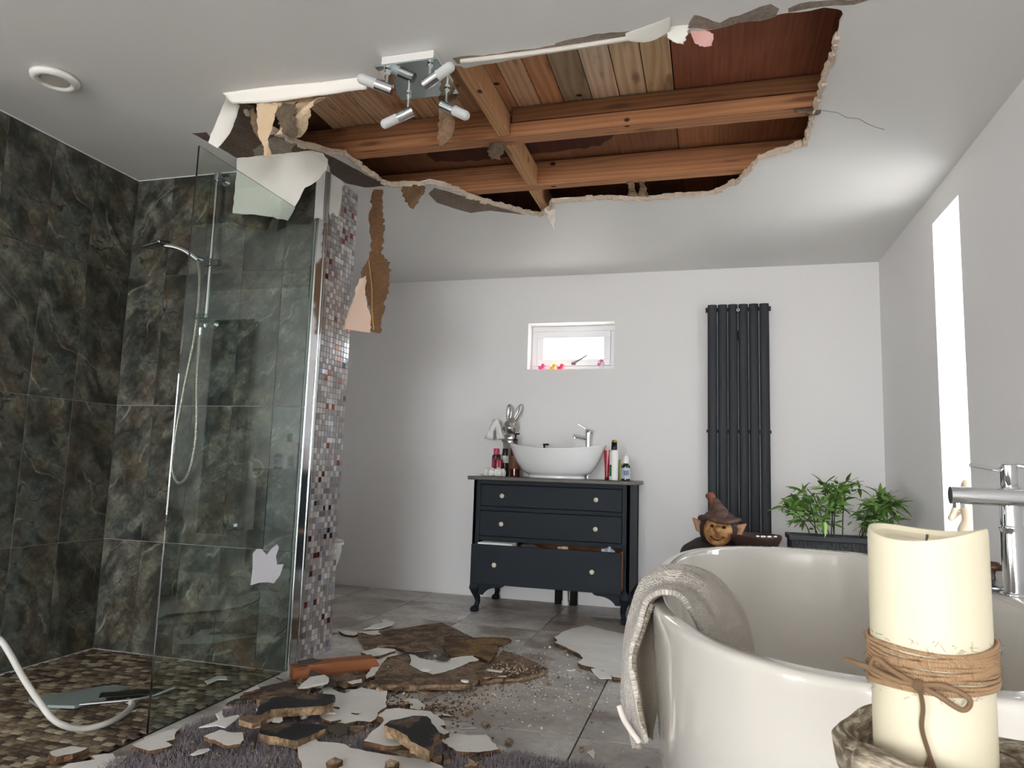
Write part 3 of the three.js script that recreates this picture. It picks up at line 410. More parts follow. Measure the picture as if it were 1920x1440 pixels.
windowUnit('added_window_4', (g) => {
  const c = (W4[0] + W4[1]) / 2;
  part('frame', join([frameBars(W4[0], W4[1], W4[2], W4[3], 0.06, ZF + 0.1, ZF + 0.17), span(c - 0.03, c + 0.03, W4[2] + 0.06, W4[3] - 0.06, ZF + 0.1, ZF + 0.17, 0.004)]), upvc, g);
  for (const [a, b] of [[W4[0] + 0.06, c - 0.03], [c + 0.03, W4[1] - 0.06]]) part('pane', span(a, b, W4[2] + 0.06, W4[3] - 0.06, ZF + 0.133, ZF + 0.137, 0.0005), pane, g);
}, 'wide unseen window added for fill in the wall behind the viewer');
// ------------------------------------------------------------ bath, vanity, radiator
{
  const T = thing('bathtub', 'large white freestanding oval bath with a flat rim', 'bath', [0.35, 0, 2.84]);
  const se = (t, a, b, n) => { const c = Math.cos(t), s = Math.sin(t); return [a * Math.sign(c) * Math.abs(c) ** (2 / n), b * Math.sign(s) * Math.abs(s) ** (2 / n)]; };
  // rings from the outside foot, over the rim, to the middle of the inner floor: [half width, half length, height, shift x]
  const R = [[0.40, 0.93, 0.004, 0], [0.43, 0.965, 0.012, 0], [0.455, 0.99, 0.08, 0], [0.482, 1.022, 0.25, 0], [0.500, 1.045, 0.45, 0], [0.510, 1.056, 0.575, 0], [0.514, 1.06, 0.618, 0], [0.5135, 1.0595, 0.632, 0], [0.509, 1.055, 0.6395, 0], [0.500, 1.046, 0.642, 0],
    [0.466, 1.022, 0.642, -0.02], [0.452, 1.008, 0.641, -0.03], [0.443, 0.999, 0.636, -0.033], [0.438, 0.993, 0.626, -0.034], [0.428, 0.98, 0.56, -0.034], [0.405, 0.93, 0.4, -0.03], [0.375, 0.86, 0.25, -0.02], [0.33, 0.77, 0.165, -0.01], [0.25, 0.62, 0.14, 0], [0.1, 0.25, 0.135, 0], [0.005, 0.005, 0.134, 0]];
  const N = 6, ring = (v) => { const s = v * (R.length - 1), i = Math.min(R.length - 2, Math.floor(s)), f = s - i, g = (k) => { const p0 = R[Math.max(0, i - 1)][k], p1 = R[i][k], p2 = R[i + 1][k], p3 = R[Math.min(R.length - 1, i + 2)][k]; return p1 + 0.5 * f * (p2 - p0 + f * (2 * p0 - 5 * p1 + 4 * p2 - p3 + f * (3 * (p1 - p2) + p3 - p0))); }; return [g(0), g(1), g(2), g(3)]; };
  part('tub_shell', surf((u, v) => { const [a, b, y, sx] = ring(v), [x, z] = se(u * Math.PI * 2, Math.max(a, 0.004), Math.max(b, 0.004), 2.6); return [x + sx, y, z]; }, 160, (R.length - 1) * N, true), acrylic, T);
  part('waste', lathe([[0, 0.142], [0.03, 0.142], [0.034, 0.138], [0.034, 0.134]], 0, 0, 0, 28), chrome, T);
  part('overflow', new THREE.CylinderGeometry(0.03, 0.03, 0.012, 28).rotateZ(Math.PI / 2 - 0.1).translate(0.39, 0.5, 0), chrome, T);
}
{
  const T = thing('bath_tap', 'tall chrome bath mixer with long spout on the bath rim', 'tap', [0.798, 0.642, 2.80]);
  part('base_flange', lathe([[0, 0.006], [0.032, 0.006], [0.036, 0.003], [0.036, 0]]), chrome, T);
  part('column', lathe([[0.029, 0], [0.027, 0.16], [0.0275, 0.172], [0.03, 0.176], [0.03, 0.182], [0.026, 0.186], [0.026, 0.29], [0, 0.29]]), chrome, T);
  part('spout', join([rod([0.06, 0.262, 0.02], [-0.15, 0.262, 0.012], 0.024, 28), cyl(0.014, 0.014, 0.014, -0.13, 0.234, 0.012)]), chrome, T);
  part('head', lathe([[0, 0.29], [0.021, 0.29], [0.021, 0.348], [0.019, 0.352], [0, 0.352]]), chrome, T);
  part('lever', rod([-0.015, 0.335, 0.0], [-0.1, 0.347, 0.02], 0.006), chrome, T);
  part('lever', rod([0.015, 0.35, 0.0], [0.12, 0.335, 0.02], 0.006), chrome, T);
  const O = thing('bath_ornament', 'small brown and metal ornament on the bath rim behind the candle', 'ornament', [0.765, 0.642, 2.745]);
  part('saucer', lathe([[0, 0], [0.032, 0.002], [0.036, 0.01], [0.03, 0.014], [0.014, 0.016], [0.014, 0.03], [0, 0.03]]), satin, O);
  part('stem', lathe([[0.008, 0.028], [0.006, 0.045], [0.01, 0.056]]), mat(0x3b2617, 0.4), O);
  part('cap', lathe([[0, 0.054], [0.022, 0.056], [0.024, 0.066], [0.016, 0.078], [0, 0.08]]), mat(0x4a3018, 0.35), O);
}
{ // vanity: an old chest of drawers
  const T = thing('vanity_chest', 'dark blue painted chest of drawers with cabriole legs under the basin', 'cabinet', [-1.0025, 0, 0.29]);
  const x0 = -0.5175, x1 = 0.5175, f = 0.26, b = -0.27;
  part('side_panel', span(x0, x0 + 0.022, 0.185, 0.856, b, f, 0.002), navy, T); part('side_panel', span(x1 - 0.022, x1, 0.185, 0.856, b, f, 0.002), navy, T);
  part('corner_trim', span(x1 - 0.02, x1 + 0.006, 0.185, 0.856, b + 0.02, b + 0.05, 0.003), navy, T);
  part('back_panel', span(x0 + 0.022, x1 - 0.022, 0.185, 0.856, b, b + 0.01, 0.001), navy, T);
  part('front_frame', join([span(x0, x0 + 0.048, 0.185, 0.856, f - 0.02, f, 0.002), span(x1 - 0.048, x1, 0.185, 0.856, f - 0.02, f, 0.002), span(x0 + 0.048, x1 - 0.048, 0.829, 0.856, f - 0.02, f, 0.002), span(x0 + 0.048, x1 - 0.048, 0.658, 0.684, f - 0.02, f, 0.002), span(x0 + 0.048, x1 - 0.048, 0.462, 0.49, f - 0.02, f, 0.002), span(x0 + 0.048, x1 - 0.048, 0.185, 0.2, f - 0.02, f, 0.002)]), navy, T);
  const knob = (p, x, y, z) => part('knob', lathe([[0, 0], [0.009, 0], [0.008, 0.008], [0.013, 0.012], [0.0155, 0.02], [0.012, 0.027], [0, 0.03]], 0, 0, 0, 20).rotateX(Math.PI / 2).translate(x, y, z), knobMat, p);
  for (const [y0, y1] of [[0.687, 0.826], [0.493, 0.655]]) { const d = part('drawer', span(x0 + 0.051, x1 - 0.051, y0, y1, f - 0.02, f + 0.002, 0.002), navy, T); for (const x of [-0.315, 0.305]) knob(d, x, (y0 + y1) / 2, f + 0.001); }
  const z = f + 0.12, d3 = part('drawer', span(x0 + 0.036, x1 - 0.036, 0.2, 0.448, z - 0.02, z, 0.003), navy, T); d3.userData.label = 'bottom drawer pulled open';
  for (const x of [-0.318, 0.306]) knob(d3, x, 0.326, z - 0.001);
  const pineIn = mat(0xb98e6c, 0.7, { map: grainTex });
  part('drawer_side', span(x1 - 0.052, x1 - 0.038, 0.21, 0.445, f - 0.35, z - 0.02, 0.001), pineIn, d3); part('drawer_side', span(x0 + 0.038, x0 + 0.052, 0.21, 0.445, f - 0.35, z - 0.02, 0.001), pineIn, d3); part('drawer_bottom', span(x0 + 0.05, x1 - 0.05, 0.21, 0.222, f - 0.35, z - 0.02, 0.001), pineIn, d3); part('drawer_back', span(x0 + 0.05, x1 - 0.05, 0.21, 0.43, f - 0.36, f - 0.35, 0.001), pineIn, d3);
  part('worktop', uvBox(span(-0.557, 0.55, 0.856, 0.88, -0.285, 0.285, 0.004), 0.12), granite, T);
  const leg = (sx, sz) => { // cabriole leg: knee bulges outwards, ankle narrow, pad foot
    const P = [[0, 0.2, 0.036], [0.004, 0.175, 0.04], [0.012, 0.15, 0.036], [0.008, 0.12, 0.026], [-0.002, 0.09, 0.02], [-0.006, 0.06, 0.0165], [0.0, 0.038, 0.0165], [0.008, 0.026, 0.026], [0.01, 0.012, 0.031], [0.009, 0.001, 0.025]];
    return surf((u, v) => { const s = v * (P.length - 1), i = Math.min(P.length - 2, Math.floor(s)), q = s - i, t = q * q * (3 - 2 * q), o = mix(P[i][0], P[i + 1][0], t), y = mix(P[i][1], P[i + 1][1], t), r = mix(P[i][2], P[i + 1][2], t), a = u * Math.PI * 2, n = mix(3.4, 2, clamp(v * 1.6)), c = Math.cos(a), k = Math.sin(a), e = 2 / n; return [sx * o + r * Math.sign(c) * Math.abs(c) ** e, y, sz * o + r * Math.sign(k) * Math.abs(k) ** e]; }, 24, 36, true);
  };
  for (const sx of [-1, 1]) for (const sz of [-1, 1]) {
    const o = part('leg', leg(sx, sz), navy, T); o.position.set(sx * 0.482, 0, sz > 0 ? 0.225 : -0.235);
    const s = new THREE.Shape(); s.moveTo(0, 0); s.lineTo(0.17, 0); s.quadraticCurveTo(0.17, -0.02, 0.14, -0.024); s.quadraticCurveTo(0.06, -0.022, 0.025, -0.075); s.lineTo(0, -0.075);
    if (sz > 0) { const k = part('knee_bracket', new THREE.ExtrudeGeometry(s, { depth: 0.02, bevelEnabled: true, bevelSize: 0.003, bevelThickness: 0.003, bevelSegments: 2 }), navy, T); if (sx > 0) { k.rotation.y = Math.PI; k.position.set(0.46, 0.19, f); } else k.position.set(-0.46, 0.19, f - 0.02); }
  }
  // what lies in the open drawer
  const L = (n, g, m, l, c) => { g.translate(-1.0025, 0, 0.29); return solo(n, g, m, l, c); };
  L('storage_box', span(-0.45, -0.22, 0.36, 0.458, 0.18, 0.345, 0.006), white, 'white plastic box lying in the open bottom drawer', 'box');
  L('cosmetic_jar', lathe([[0, 0.38], [0.022, 0.38], [0.022, 0.452], [0.018, 0.458], [0, 0.458]], 0.115, 0, 0.3), mat(0xd9b691, 0.5), 'beige round cosmetic jar in the open drawer', 'jar');
  L('cosmetic_tube', lathe([[0, 0.37], [0.014, 0.37], [0.014, 0.45], [0, 0.456]], 0.08, 0, 0.29), mat(0xbfa98c, 0.5), 'slim beige tube beside the cosmetic jar in the drawer', 'tube');
  L('plastic_bag', fieldMesh((x, y, zz) => ell(x, y, zz, [0, 0, 0], [0.045, 0.05, 0.04]) + 0.008 * Math.sin(x * 120) * Math.sin(y * 90 + zz * 70), [-0.07, -0.07, -0.06], [0.07, 0.07, 0.06], 0.005).translate(0.385, 0.418, 0.29), mat(0xb9bed2, 0.3), 'pale blue plastic bag at the right end of the drawer', 'bag');
  L('toiletry_pouch', fieldMesh((x, y, zz) => ell(x, y, zz, [0, 0, 0], [0.09, 0.045, 0.05]) + 0.006 * Math.sin(x * 60) * Math.sin(zz * 70), [-0.11, -0.07, -0.07], [0.11, 0.07, 0.07], 0.007).translate(-0.13, 0.41, 0.28), mat(0x4c4a48, 0.8), 'dark grey pouch next to the white box in the drawer', 'pouch');
}
{ // white waste pipe; black cylinders stand for the dark patches beside it
  const T = thing('waste_pipe', 'white waste pipe between two black cylinders under the vanity', 'pipe', [-0.98, 0, 0.035]);
  part('white_pipe', join([cyl(0.02, 0.02, 0.18, 0, 0.09, 0.02), cyl(0.026, 0.026, 0.03, 0, 0.015, 0.02)]), white, T);
  part('black_cylinder', cyl(0.026, 0.026, 0.18, -0.055, 0.09, 0), blackRough, T); part('black_cylinder', cyl(0.026, 0.026, 0.18, 0.055, 0.09, 0), blackRough, T);
}
{ // vessel basin, higher at its two ends
  const T = thing('vessel_basin', 'white boat-shaped ceramic basin standing on the vanity', 'basin', [-1.012, 0.88, 0.30]);
  const rim = (a) => 0.198 + 0.034 * Math.cos(a) ** 2;
  const P = [[0.56, 0.0], [0.575, 0.01], [0.572, 0.075], [0.59, 0.1], [0.705, 0.2], [0.825, 0.42], [0.915, 0.68], [0.972, 0.9], [0.995, 0.985], [0.99, 1.0], [0.97, 0.99], [0.94, 0.9], [0.84, 0.62], [0.68, 0.36], [0.45, 0.2], [0.2, 0.16], [0.01, 0.155]];
  part('bowl', surf((u, v) => { const a = u * Math.PI * 2, s = v * (P.length - 1), i = Math.min(P.length - 2, Math.floor(s)), f = s - i, g = (k) => { const p0 = P[Math.max(0, i - 1)][k], p1 = P[i][k], p2 = P[i + 1][k], p3 = P[Math.min(P.length - 1, i + 2)][k]; return p1 + 0.5 * f * (p2 - p0 + f * (2 * p0 - 5 * p1 + 4 * p2 - p3 + f * (3 * (p1 - p2) + p3 - p0))); }; const r = g(0), y = g(1); return [0.338 * r * Math.cos(a), y * rim(a), 0.2 * r * Math.sin(a)]; }, 96, 75, true), ceramic, T);
  part('waste', lathe([[0, 0.038], [0.022, 0.038], [0.025, 0.033]]), chrome, T);
  const t = thing('basin_tap', 'tall chrome mixer tap rising behind the basin', 'tap', [-0.834, 0.88, 0.1]);
  part('column', lathe([[0.026, 0], [0.026, 0.006], [0.0175, 0.008], [0.0175, 0.31], [0.021, 0.315], [0.021, 0.352], [0, 0.354]]), chrome, t);
  part('spout', join([rod([0, 0.285, 0], [-0.1, 0.302, 0.045], 0.014), cyl(0.01, 0.01, 0.012, -0.088, 0.288, 0.04)]), chrome, t);
  part('lever', rod([-0.005, 0.345, 0], [-0.07, 0.385, 0.01], 0.0055), chrome, t);
  part('side_knob', new THREE.CylinderGeometry(0.013, 0.013, 0.02, 20).rotateZ(Math.PI / 2).translate(0.024, 0.333, 0), chrome, t);
}
{ // radiator
  const T = thing('radiator', 'tall anthracite column radiator on the back wall', 'radiator', [0.185, 0, 0.068]);
  const y0 = 0.33, y1 = 2.11, tubeG = () => { const s = new THREE.Shape(); s.absellipse(0, 0, 0.029, 0.015, 0, Math.PI * 2); return new THREE.ExtrudeGeometry(s, { depth: y1 - y0 - 0.004, bevelEnabled: true, bevelSize: 0.002, bevelThickness: 0.002, bevelSegments: 2, curveSegments: 20 }).rotateX(-Math.PI / 2).translate(0, y0 + 0.002, 0); }, tg = tubeG();
  for (let k = 0; k < 6; k++) { const o = part('column', tg, radMat, T); o.position.set(-0.17 + 0.068 * k, 0, 0); }
  for (const y of [y1 - 0.03, y0 + 0.05]) { const h = part('header_pipe', rod([-0.205, y, -0.022], [0.205, y, -0.022], 0.014), radMat, T); }
  part('end_cap', rod([-0.215, y1 - 0.03, -0.022], [-0.203, y1 - 0.03, -0.022], 0.017), radMat, T); part('end_cap', rod([0.203, y1 - 0.03, -0.022], [0.215, y1 - 0.03, -0.022], 0.017), radMat, T);
  part('bracket', span(-0.21, 0.21, 1.225, 1.245, -0.04, -0.016, 0.002), radMat, T);
  for (const y of [0.5, 1.9]) part('wall_bracket', span(-0.02, 0.02, y - 0.03, y + 0.03, -0.067, -0.02, 0.002), radMat, T);
  part('air_valve', join([rod([0, y1 - 0.045, 0.014], [0, y1 - 0.045, 0.03], 0.011), rod([0, y1 - 0.045, 0.03], [0, y1 - 0.04, 0.042], 0.007)]), chrome, T);
}
// ------------------------------------------------------------ things on the vanity
const VY = 0.88;
function bottle(name, label, x, z, body, m, cap_, cm, cat = 'bottle', extra) { const T = thing(name, label, cat, [x, VY, z]); part('body', lathe(body), m, T); if (cap_) part('cap', lathe(cap_), cm, T); if (extra) extra(T); return T; }
const red = mat(0x8c1020, 0.15, { clearcoat: 0.5 }), amber = mat(0x5a1c10, 0.12, { clearcoat: 0.6 }), pink = mat(0xd03a6a, 0.4);
{
  const silver = mat(0xb4b0ac, 0.28, { metalness: 0.95, bumpMap: fuzz, bumpScale: 0.0015 });
  const R = thing('rabbit_statue', 'silver hare figure with upright ears holding out one arm', 'statue', [-1.411, VY, 0.075]);
  part('body', fieldMesh((x, y, z) => {
    let d = ell(x, y, z, [0, 0.08, 0], [0.075, 0.1, 0.065]); d = smin(d, cap(x, y, z, [0, 0.1, 0], [0, 0.27, 0], 0.066, 0.046), 0.03); d = smin(d, ell(x, y, z, [0.004, 0.362, 0.012], [0.054, 0.062, 0.056]), 0.02); d = smin(d, ell(x, y, z, [0.006, 0.345, 0.05], [0.028, 0.026, 0.03]), 0.02);
    d = smin(d, cap(x, y, z, [-0.03, 0.25, 0.01], [-0.075, 0.33, 0.03], 0.026, 0.02), 0.02); d = smin(d, cap(x, y, z, [-0.075, 0.33, 0.03], [-0.105, 0.355, 0.035], 0.02, 0.022), 0.015);
    d = smin(d, cap(x, y, z, [0.035, 0.24, 0.02], [0.02, 0.16, 0.06], 0.024, 0.018), 0.02); d = smin(d, ell(x, y, z, [0, 0.006, 0], [0.08, 0.012, 0.07]), 0.01);
    return d + 0.002 * Math.sin(x * 140 + y * 60) * Math.sin(z * 120) + 0.0012 * Math.sin(y * 190);
  }, [-0.15, -0.012, -0.1], [0.11, 0.46, 0.11], 0.006), silver, R);
  const ear = (lean, x, z) => part('ear', fieldMesh((a, b, c) => Math.max(ell(a - lean * b * 0.35, b, c, [0, 0.055, 0], [0.024, 0.07, 0.014]), -ell(a - lean * b * 0.35, b, c, [0, 0.06, 0.018], [0.014, 0.052, 0.014])), [-0.04, -0.02, -0.02], [0.06, 0.14, 0.025], 0.003).translate(x, 0.405, z), silver, R);
  ear(0.0, -0.016, 0); ear(1.1, 0.026, 0.006);
  const eyeM = mat(0x3a3634, 0.2); for (const s of [-1, 1]) part('eye', new THREE.SphereGeometry(0.007, 12, 8).translate(0.004 + s * 0.038, 0.378, 0.04), eyeM, R);
  const cl = fieldMesh((x, y, z) => { // white flannel gathered over the arm, one lobe each side
    const zz = z * 0.75; let d = cap(x, y, zz, [-0.112, 0.392, 0.026], [-0.152, 0.275, 0.03], 0.019, 0.031); d = smin(d, cap(x, y, zz, [-0.098, 0.392, 0.026], [-0.058, 0.27, 0.034], 0.019, 0.027), 0.016);
    return Math.max(d + 0.0035 * Math.sin(x * 190 + y * 30) * sm(0.38, 0.28, y) + 0.002 * Math.sin(x * 90 - y * 60), 0.262 + 0.25 * Math.abs(x + 0.105) * 0.4 - y);
  }, [-0.21, 0.235, -0.04], [0.0, 0.43, 0.11], 0.004);
  solo('flannel', cl.translate(-1.411, VY, 0.075), mat(0xe8e6e2, 0.95, { bumpMap: mk(fuzz, 3, 3), bumpScale: 0.002 }), 'white flannel hanging over the arm of the silver hare', 'cloth');
}
bottle('soap_dispenser', 'brown soap bottle with black pump beside the silver hare', -1.345, 0.178, [[0, 0], [0.036, 0], [0.038, 0.006], [0.038, 0.2], [0.03, 0.222], [0.014, 0.238], [0.014, 0.25]], amber, [[0.016, 0.246], [0.017, 0.268], [0.006, 0.272], [0.006, 0.3], [0, 0.3]], black, 'bottle', (T) => { part('pump_nozzle', join([rod([-0.004, 0.302, 0], [0.03, 0.305, 0.01], 0.006), cyl(0.01, 0.01, 0.012, 0, 0.304, 0)]), black, T); part('label', new THREE.CylinderGeometry(0.0385, 0.0385, 0.09, 24, 1, true).translate(0, 0.1, 0), mat(0x7a4a30, 0.6), T); });
bottle('soap_dispenser', 'dark soap bottle mostly hidden behind the basin, black pump showing', -1.155, 0.08, [[0, 0], [0.034, 0], [0.034, 0.16], [0.012, 0.18], [0.012, 0.19]], amber, [[0.014, 0.188], [0.014, 0.206], [0.006, 0.21], [0.006, 0.234], [0, 0.234]], black, 'bottle', (T) => part('pump_nozzle', rod([-0.008, 0.236, 0], [0.034, 0.238, 0.01], 0.006), black, T));
bottle('shampoo_bottle', 'black bottle with bright pink cap left of the basin', -1.447, 0.3, [[0, 0], [0.03, 0], [0.031, 0.004], [0.031, 0.14], [0.022, 0.152]], mat(0x30161e, 0.3), [[0.021, 0.15], [0.021, 0.19], [0.017, 0.194], [0, 0.194]], pink, 'bottle', (T) => part('label', new THREE.CylinderGeometry(0.0315, 0.0315, 0.08, 24, 1, true).translate(0, 0.08, 0), mat(0xb03060, 0.5), T));
bottle('shampoo_bottle', 'black-capped dark bottle behind the red gel bottle', -1.392, 0.27, [[0, 0], [0.027, 0], [0.027, 0.14], [0.018, 0.152]], mat(0x241a1c, 0.3), [[0.019, 0.15], [0.019, 0.194], [0, 0.196]], black, 'bottle', (T) => part('label', new THREE.CylinderGeometry(0.0274, 0.0274, 0.05, 24, 1, true).translate(0, 0.12, 0), mat(0xd8d4d0, 0.5), T));
bottle('gel_bottle', 'short crimson gel bottle in front of the dark bottles', -1.418, 0.35, [[0, 0], [0.032, 0], [0.034, 0.005], [0.034, 0.11], [0.02, 0.124]], red, [[0.017, 0.122], [0.017, 0.15], [0, 0.152]], black);
solo('crumpled_cloth', fieldMesh((x, y, z) => ell(x, y, z, [0, 0.012, 0], [0.085, 0.032, 0.055]) + 0.007 * Math.sin(x * 70 + z * 30) * Math.sin(z * 80 + x * 20) + 0.004 * Math.sin(x * 150), [-0.12, -0.012, -0.08], [0.12, 0.06, 0.08], 0.005).translate(-1.425, VY + 0.012, 0.43), mat(0xe2e0dc, 0.9), 'crumpled white tissue at the left end of the worktop', 'cloth');
{
  const T = thing('red_tube', 'red upright tube between basin and white bottle', 'tube', [-0.668, VY, 0.3]);
  part('body', surf((u, v) => { const a = u * Math.PI * 2, f = sm(0.1, 1, v); return [mix(0.014, 0.022, f) * Math.cos(a), v * 0.2, mix(0.014, 0.006, f) * Math.sin(a)]; }, 24, 10, true), mat(0xb0142c, 0.25), T);
  part('cap', lathe([[0, 0], [0.015, 0], [0.0145, 0.022]]), mat(0x8c0e22, 0.3), T);
}
bottle('lotion_bottle', 'tall white bottle with black and yellow cap right of the basin', -0.614, 0.36, [[0, 0], [0.028, 0], [0.03, 0.005], [0.03, 0.19], [0.022, 0.2]], white, [[0.02, 0.198], [0.019, 0.21], [0.02, 0.212], [0.018, 0.252], [0, 0.252]], black, 'bottle', (T) => { part('cap_top', lathe([[0.018, 0.25], [0.0175, 0.262], [0.008, 0.268], [0, 0.268]]), mat(0xb8982e, 0.35, { metalness: 0.4 }), T); part('label', new THREE.CylinderGeometry(0.0303, 0.0303, 0.075, 24, 1, true, Math.PI * 1.4, 1.5).translate(0, 0.065, 0), mat(0x1e7a4a, 0.5), T); });
bottle('green_bottle', 'slim lime green bottle half hidden behind the white bottle', -0.587, 0.27, [[0, 0], [0.014, 0], [0.014, 0.1], [0.009, 0.11], [0.009, 0.14], [0, 0.14]], mat(0x8f9a3a, 0.3), null, null);
{
  const lbl = document.createElement('canvas'); lbl.width = 256; lbl.height = 128; const c = lbl.getContext('2d'); c.fillStyle = '#c3cad8'; c.fillRect(0, 0, 256, 128); c.fillStyle = '#8f9ab4'; for (let i = 0; i < 7; i++) c.fillRect(20, 18 + i * 14, 90 - (i * 23) % 40, 4); c.fillStyle = '#22304a'; for (let i = 0; i < 10; i++) c.fillRect(150 + i * 5, 30, 2 + (i * 7) % 3, 60);
  const t = new THREE.CanvasTexture(lbl); t.colorSpace = THREE.SRGBColorSpace;
  bottle('medicine_bottle', 'dark medicine bottle with white cap at the right end of the worktop', -0.535, 0.37, [[0, 0], [0.028, 0], [0.03, 0.004], [0.03, 0.092], [0.026, 0.104], [0.016, 0.11], [0.016, 0.116]], mat(0x14141c, 0.12, { clearcoat: 0.6 }), [[0.019, 0.114], [0.019, 0.15], [0.0165, 0.153], [0.0165, 0.164], [0, 0.166]], white, 'bottle', (T) => part('label', new THREE.CylinderGeometry(0.0304, 0.0304, 0.07, 28, 1, true).rotateY(2.2).translate(0, 0.05, 0), mat(0xffffff, 0.5, { map: t }), T));
}
// ducks and a flower on the sill of the small window
function duck(label, x, z, c1, c2) {
  const T = thing('rubber_duck', label, 'toy', [x, W1[2], z], 0, 'bath toys on the small window sill');
  part('body', fieldMesh((a, b, c) => smin(smin(ell(a, b, c, [0, 0.015, 0], [0.024, 0.016, 0.018]), ell(a, b, c, [0.012, 0.037, 0], [0.0135, 0.0135, 0.0135]), 0.008), cap(a, b, c, [-0.015, 0.02, 0], [-0.027, 0.03, 0], 0.006, 0.002), 0.008), [-0.04, -0.005, -0.026], [0.04, 0.058, 0.026], 0.0028), mat(c1, 0.35), T);
  part('beak', ((g) => g.scale(1, 0.5, 0.9))(new THREE.SphereGeometry(0.006, 10, 8)).translate(0.026, 0.036, 0.004), mat(c2, 0.4), T);
}
duck('pink rubber duck, leftmost on the small window sill', -1.222, -0.05, 0xe04a86, 0xd06040); duck('yellow rubber duck in the middle of the three', -1.137, -0.05, 0xf2c060, 0xa03a20); duck('red-pink rubber duck nearest the window handle', -1.078, -0.05, 0xe03c66, 0xc04030);
{
  const T = thing('toy_flower', 'pink and white toy at the right end of the small window sill', 'toy', [-0.775, W1[2], -0.05]);
  for (let k = 0; k < 5; k++) { const a = k * 1.257; part('petal', ((g) => g.scale(1, 1, 0.5))(new THREE.SphereGeometry(0.014, 12, 8)).translate(0.016 * Math.cos(a), 0.05 + 0.016 * Math.sin(a), 0), k % 2 ? mat(0xe27a9e, 0.5) : mat(0xefd6e4, 0.5), T); }
  part('base', lathe([[0, 0], [0.018, 0], [0.014, 0.02], [0.006, 0.035], [0, 0.036]]), white, T);
}
// ------------------------------------------------------------ shower
{
  const T = thing('shower_screen', 'frameless glass shower screen with polished chrome wall channel', 'glass screen', [XG, 0, 0]);
  part('glass_panel', span(-0.004, 0.004, 0.004, 2.103, 2.13, 2.968, 0.001), mat(0xffffff, 0.0, { transmission: 1, thickness: 0.01, ior: 1.5, attenuationColor: new THREE.Color(0.58, 0.8, 0.72), attenuationDistance: 0.024 }), T);
  part('wall_channel', join([span(-0.012, 0.012, 0, 2.12, 2.085, 2.145, 0.005), span(-0.006, 0.016, 0, 2.12, 2.062, 2.083, 0.006)]), chrome, T);
  part('edge_trim', span(-0.006, 0.012, 0, H, 2.052, 2.06, 0.002), mat(0xb9b6b2, 0.3, { metalness: 0.8 }), T);
}
{
  const T = thing('shower_set', 'chrome shower rail with hand shower and looping hose on the tiles', 'shower', [-2.365, 0, ZS]);
  part('rail', rod([0, 1.57, 0.07], [0, 2.35, 0.07], 0.0105), chrome, T);
  for (const y of [1.6, 2.335]) part('rail_bracket', join([rod([0, y, 0], [0, y, 0.07], 0.012), rod([0, y, 0], [0, y, 0.008], 0.026), cyl(0.016, 0.016, 0.045, 0, y, 0.07)]), chrome, T);
  part('slider', join([box(0.05, 0.04, 0.05, 0, 1.89, 0.075, 0.01), rod([0, 1.89, 0.08], [0.06, 1.89, 0.08], 0.018), rod([-0.02, 1.9, 0.08], [-0.07, 1.915, 0.1], 0.014)]), mat(0x6f7678, 0.25, { metalness: 0.9 }), T);
  const hs = part('hand_shower', tube([[-0.05, 1.9, 0.1], [-0.1, 1.938, 0.12], [-0.15, 1.958, 0.135], [-0.2, 1.966, 0.15]], 0.013, 30, 12), chrome, T);
  part('spray_head', ((g) => { g.rotateX(0.25); g.rotateZ(0.2); return g.translate(-0.25, 1.972, 0.16); })(box(0.115, 0.018, 0.08, 0, 0, 0, 0.006)), mat(0x9aa0a2, 0.15, { metalness: 1 }), hs);
  part('soap_dish', join([box(0.13, 0.008, 0.09, 0.06, 1.6, 0.1, 0.003), box(0.13, 0.024, 0.006, 0.06, 1.61, 0.145, 0.002)]), glassClear, T);
  part('soap_dish_holder', rod([-0.01, 1.6, 0.09], [0.05, 1.6, 0.09], 0.016), chrome, T);
  const hp = [[0.0, 1.55, 0.1], [0.012, 1.3, 0.11], [0.03, 1.1, 0.11], [0.03, 0.98, 0.11], [0.0, 0.85, 0.11], [-0.04, 0.82, 0.11], [-0.08, 0.87, 0.11], [-0.085, 1.0, 0.11], [-0.06, 1.25, 0.11], [-0.03, 1.55, 0.1], [-0.03, 1.8, 0.1], [-0.05, 1.895, 0.1]];
  part('hose', tube(hp, 0.0085, 160, 10), mat(0xb4ada0, 0.3, { metalness: 0.85, bumpMap: mk(texture(8, 8, (u) => (u < 0.5 ? 0 : 255), false), 260, 1), bumpScale: 0.002 }), T);
  part('hose_nut', cyl(0.012, 0.01, 0.035, 0, 1.545, 0.1), chrome, T);
}
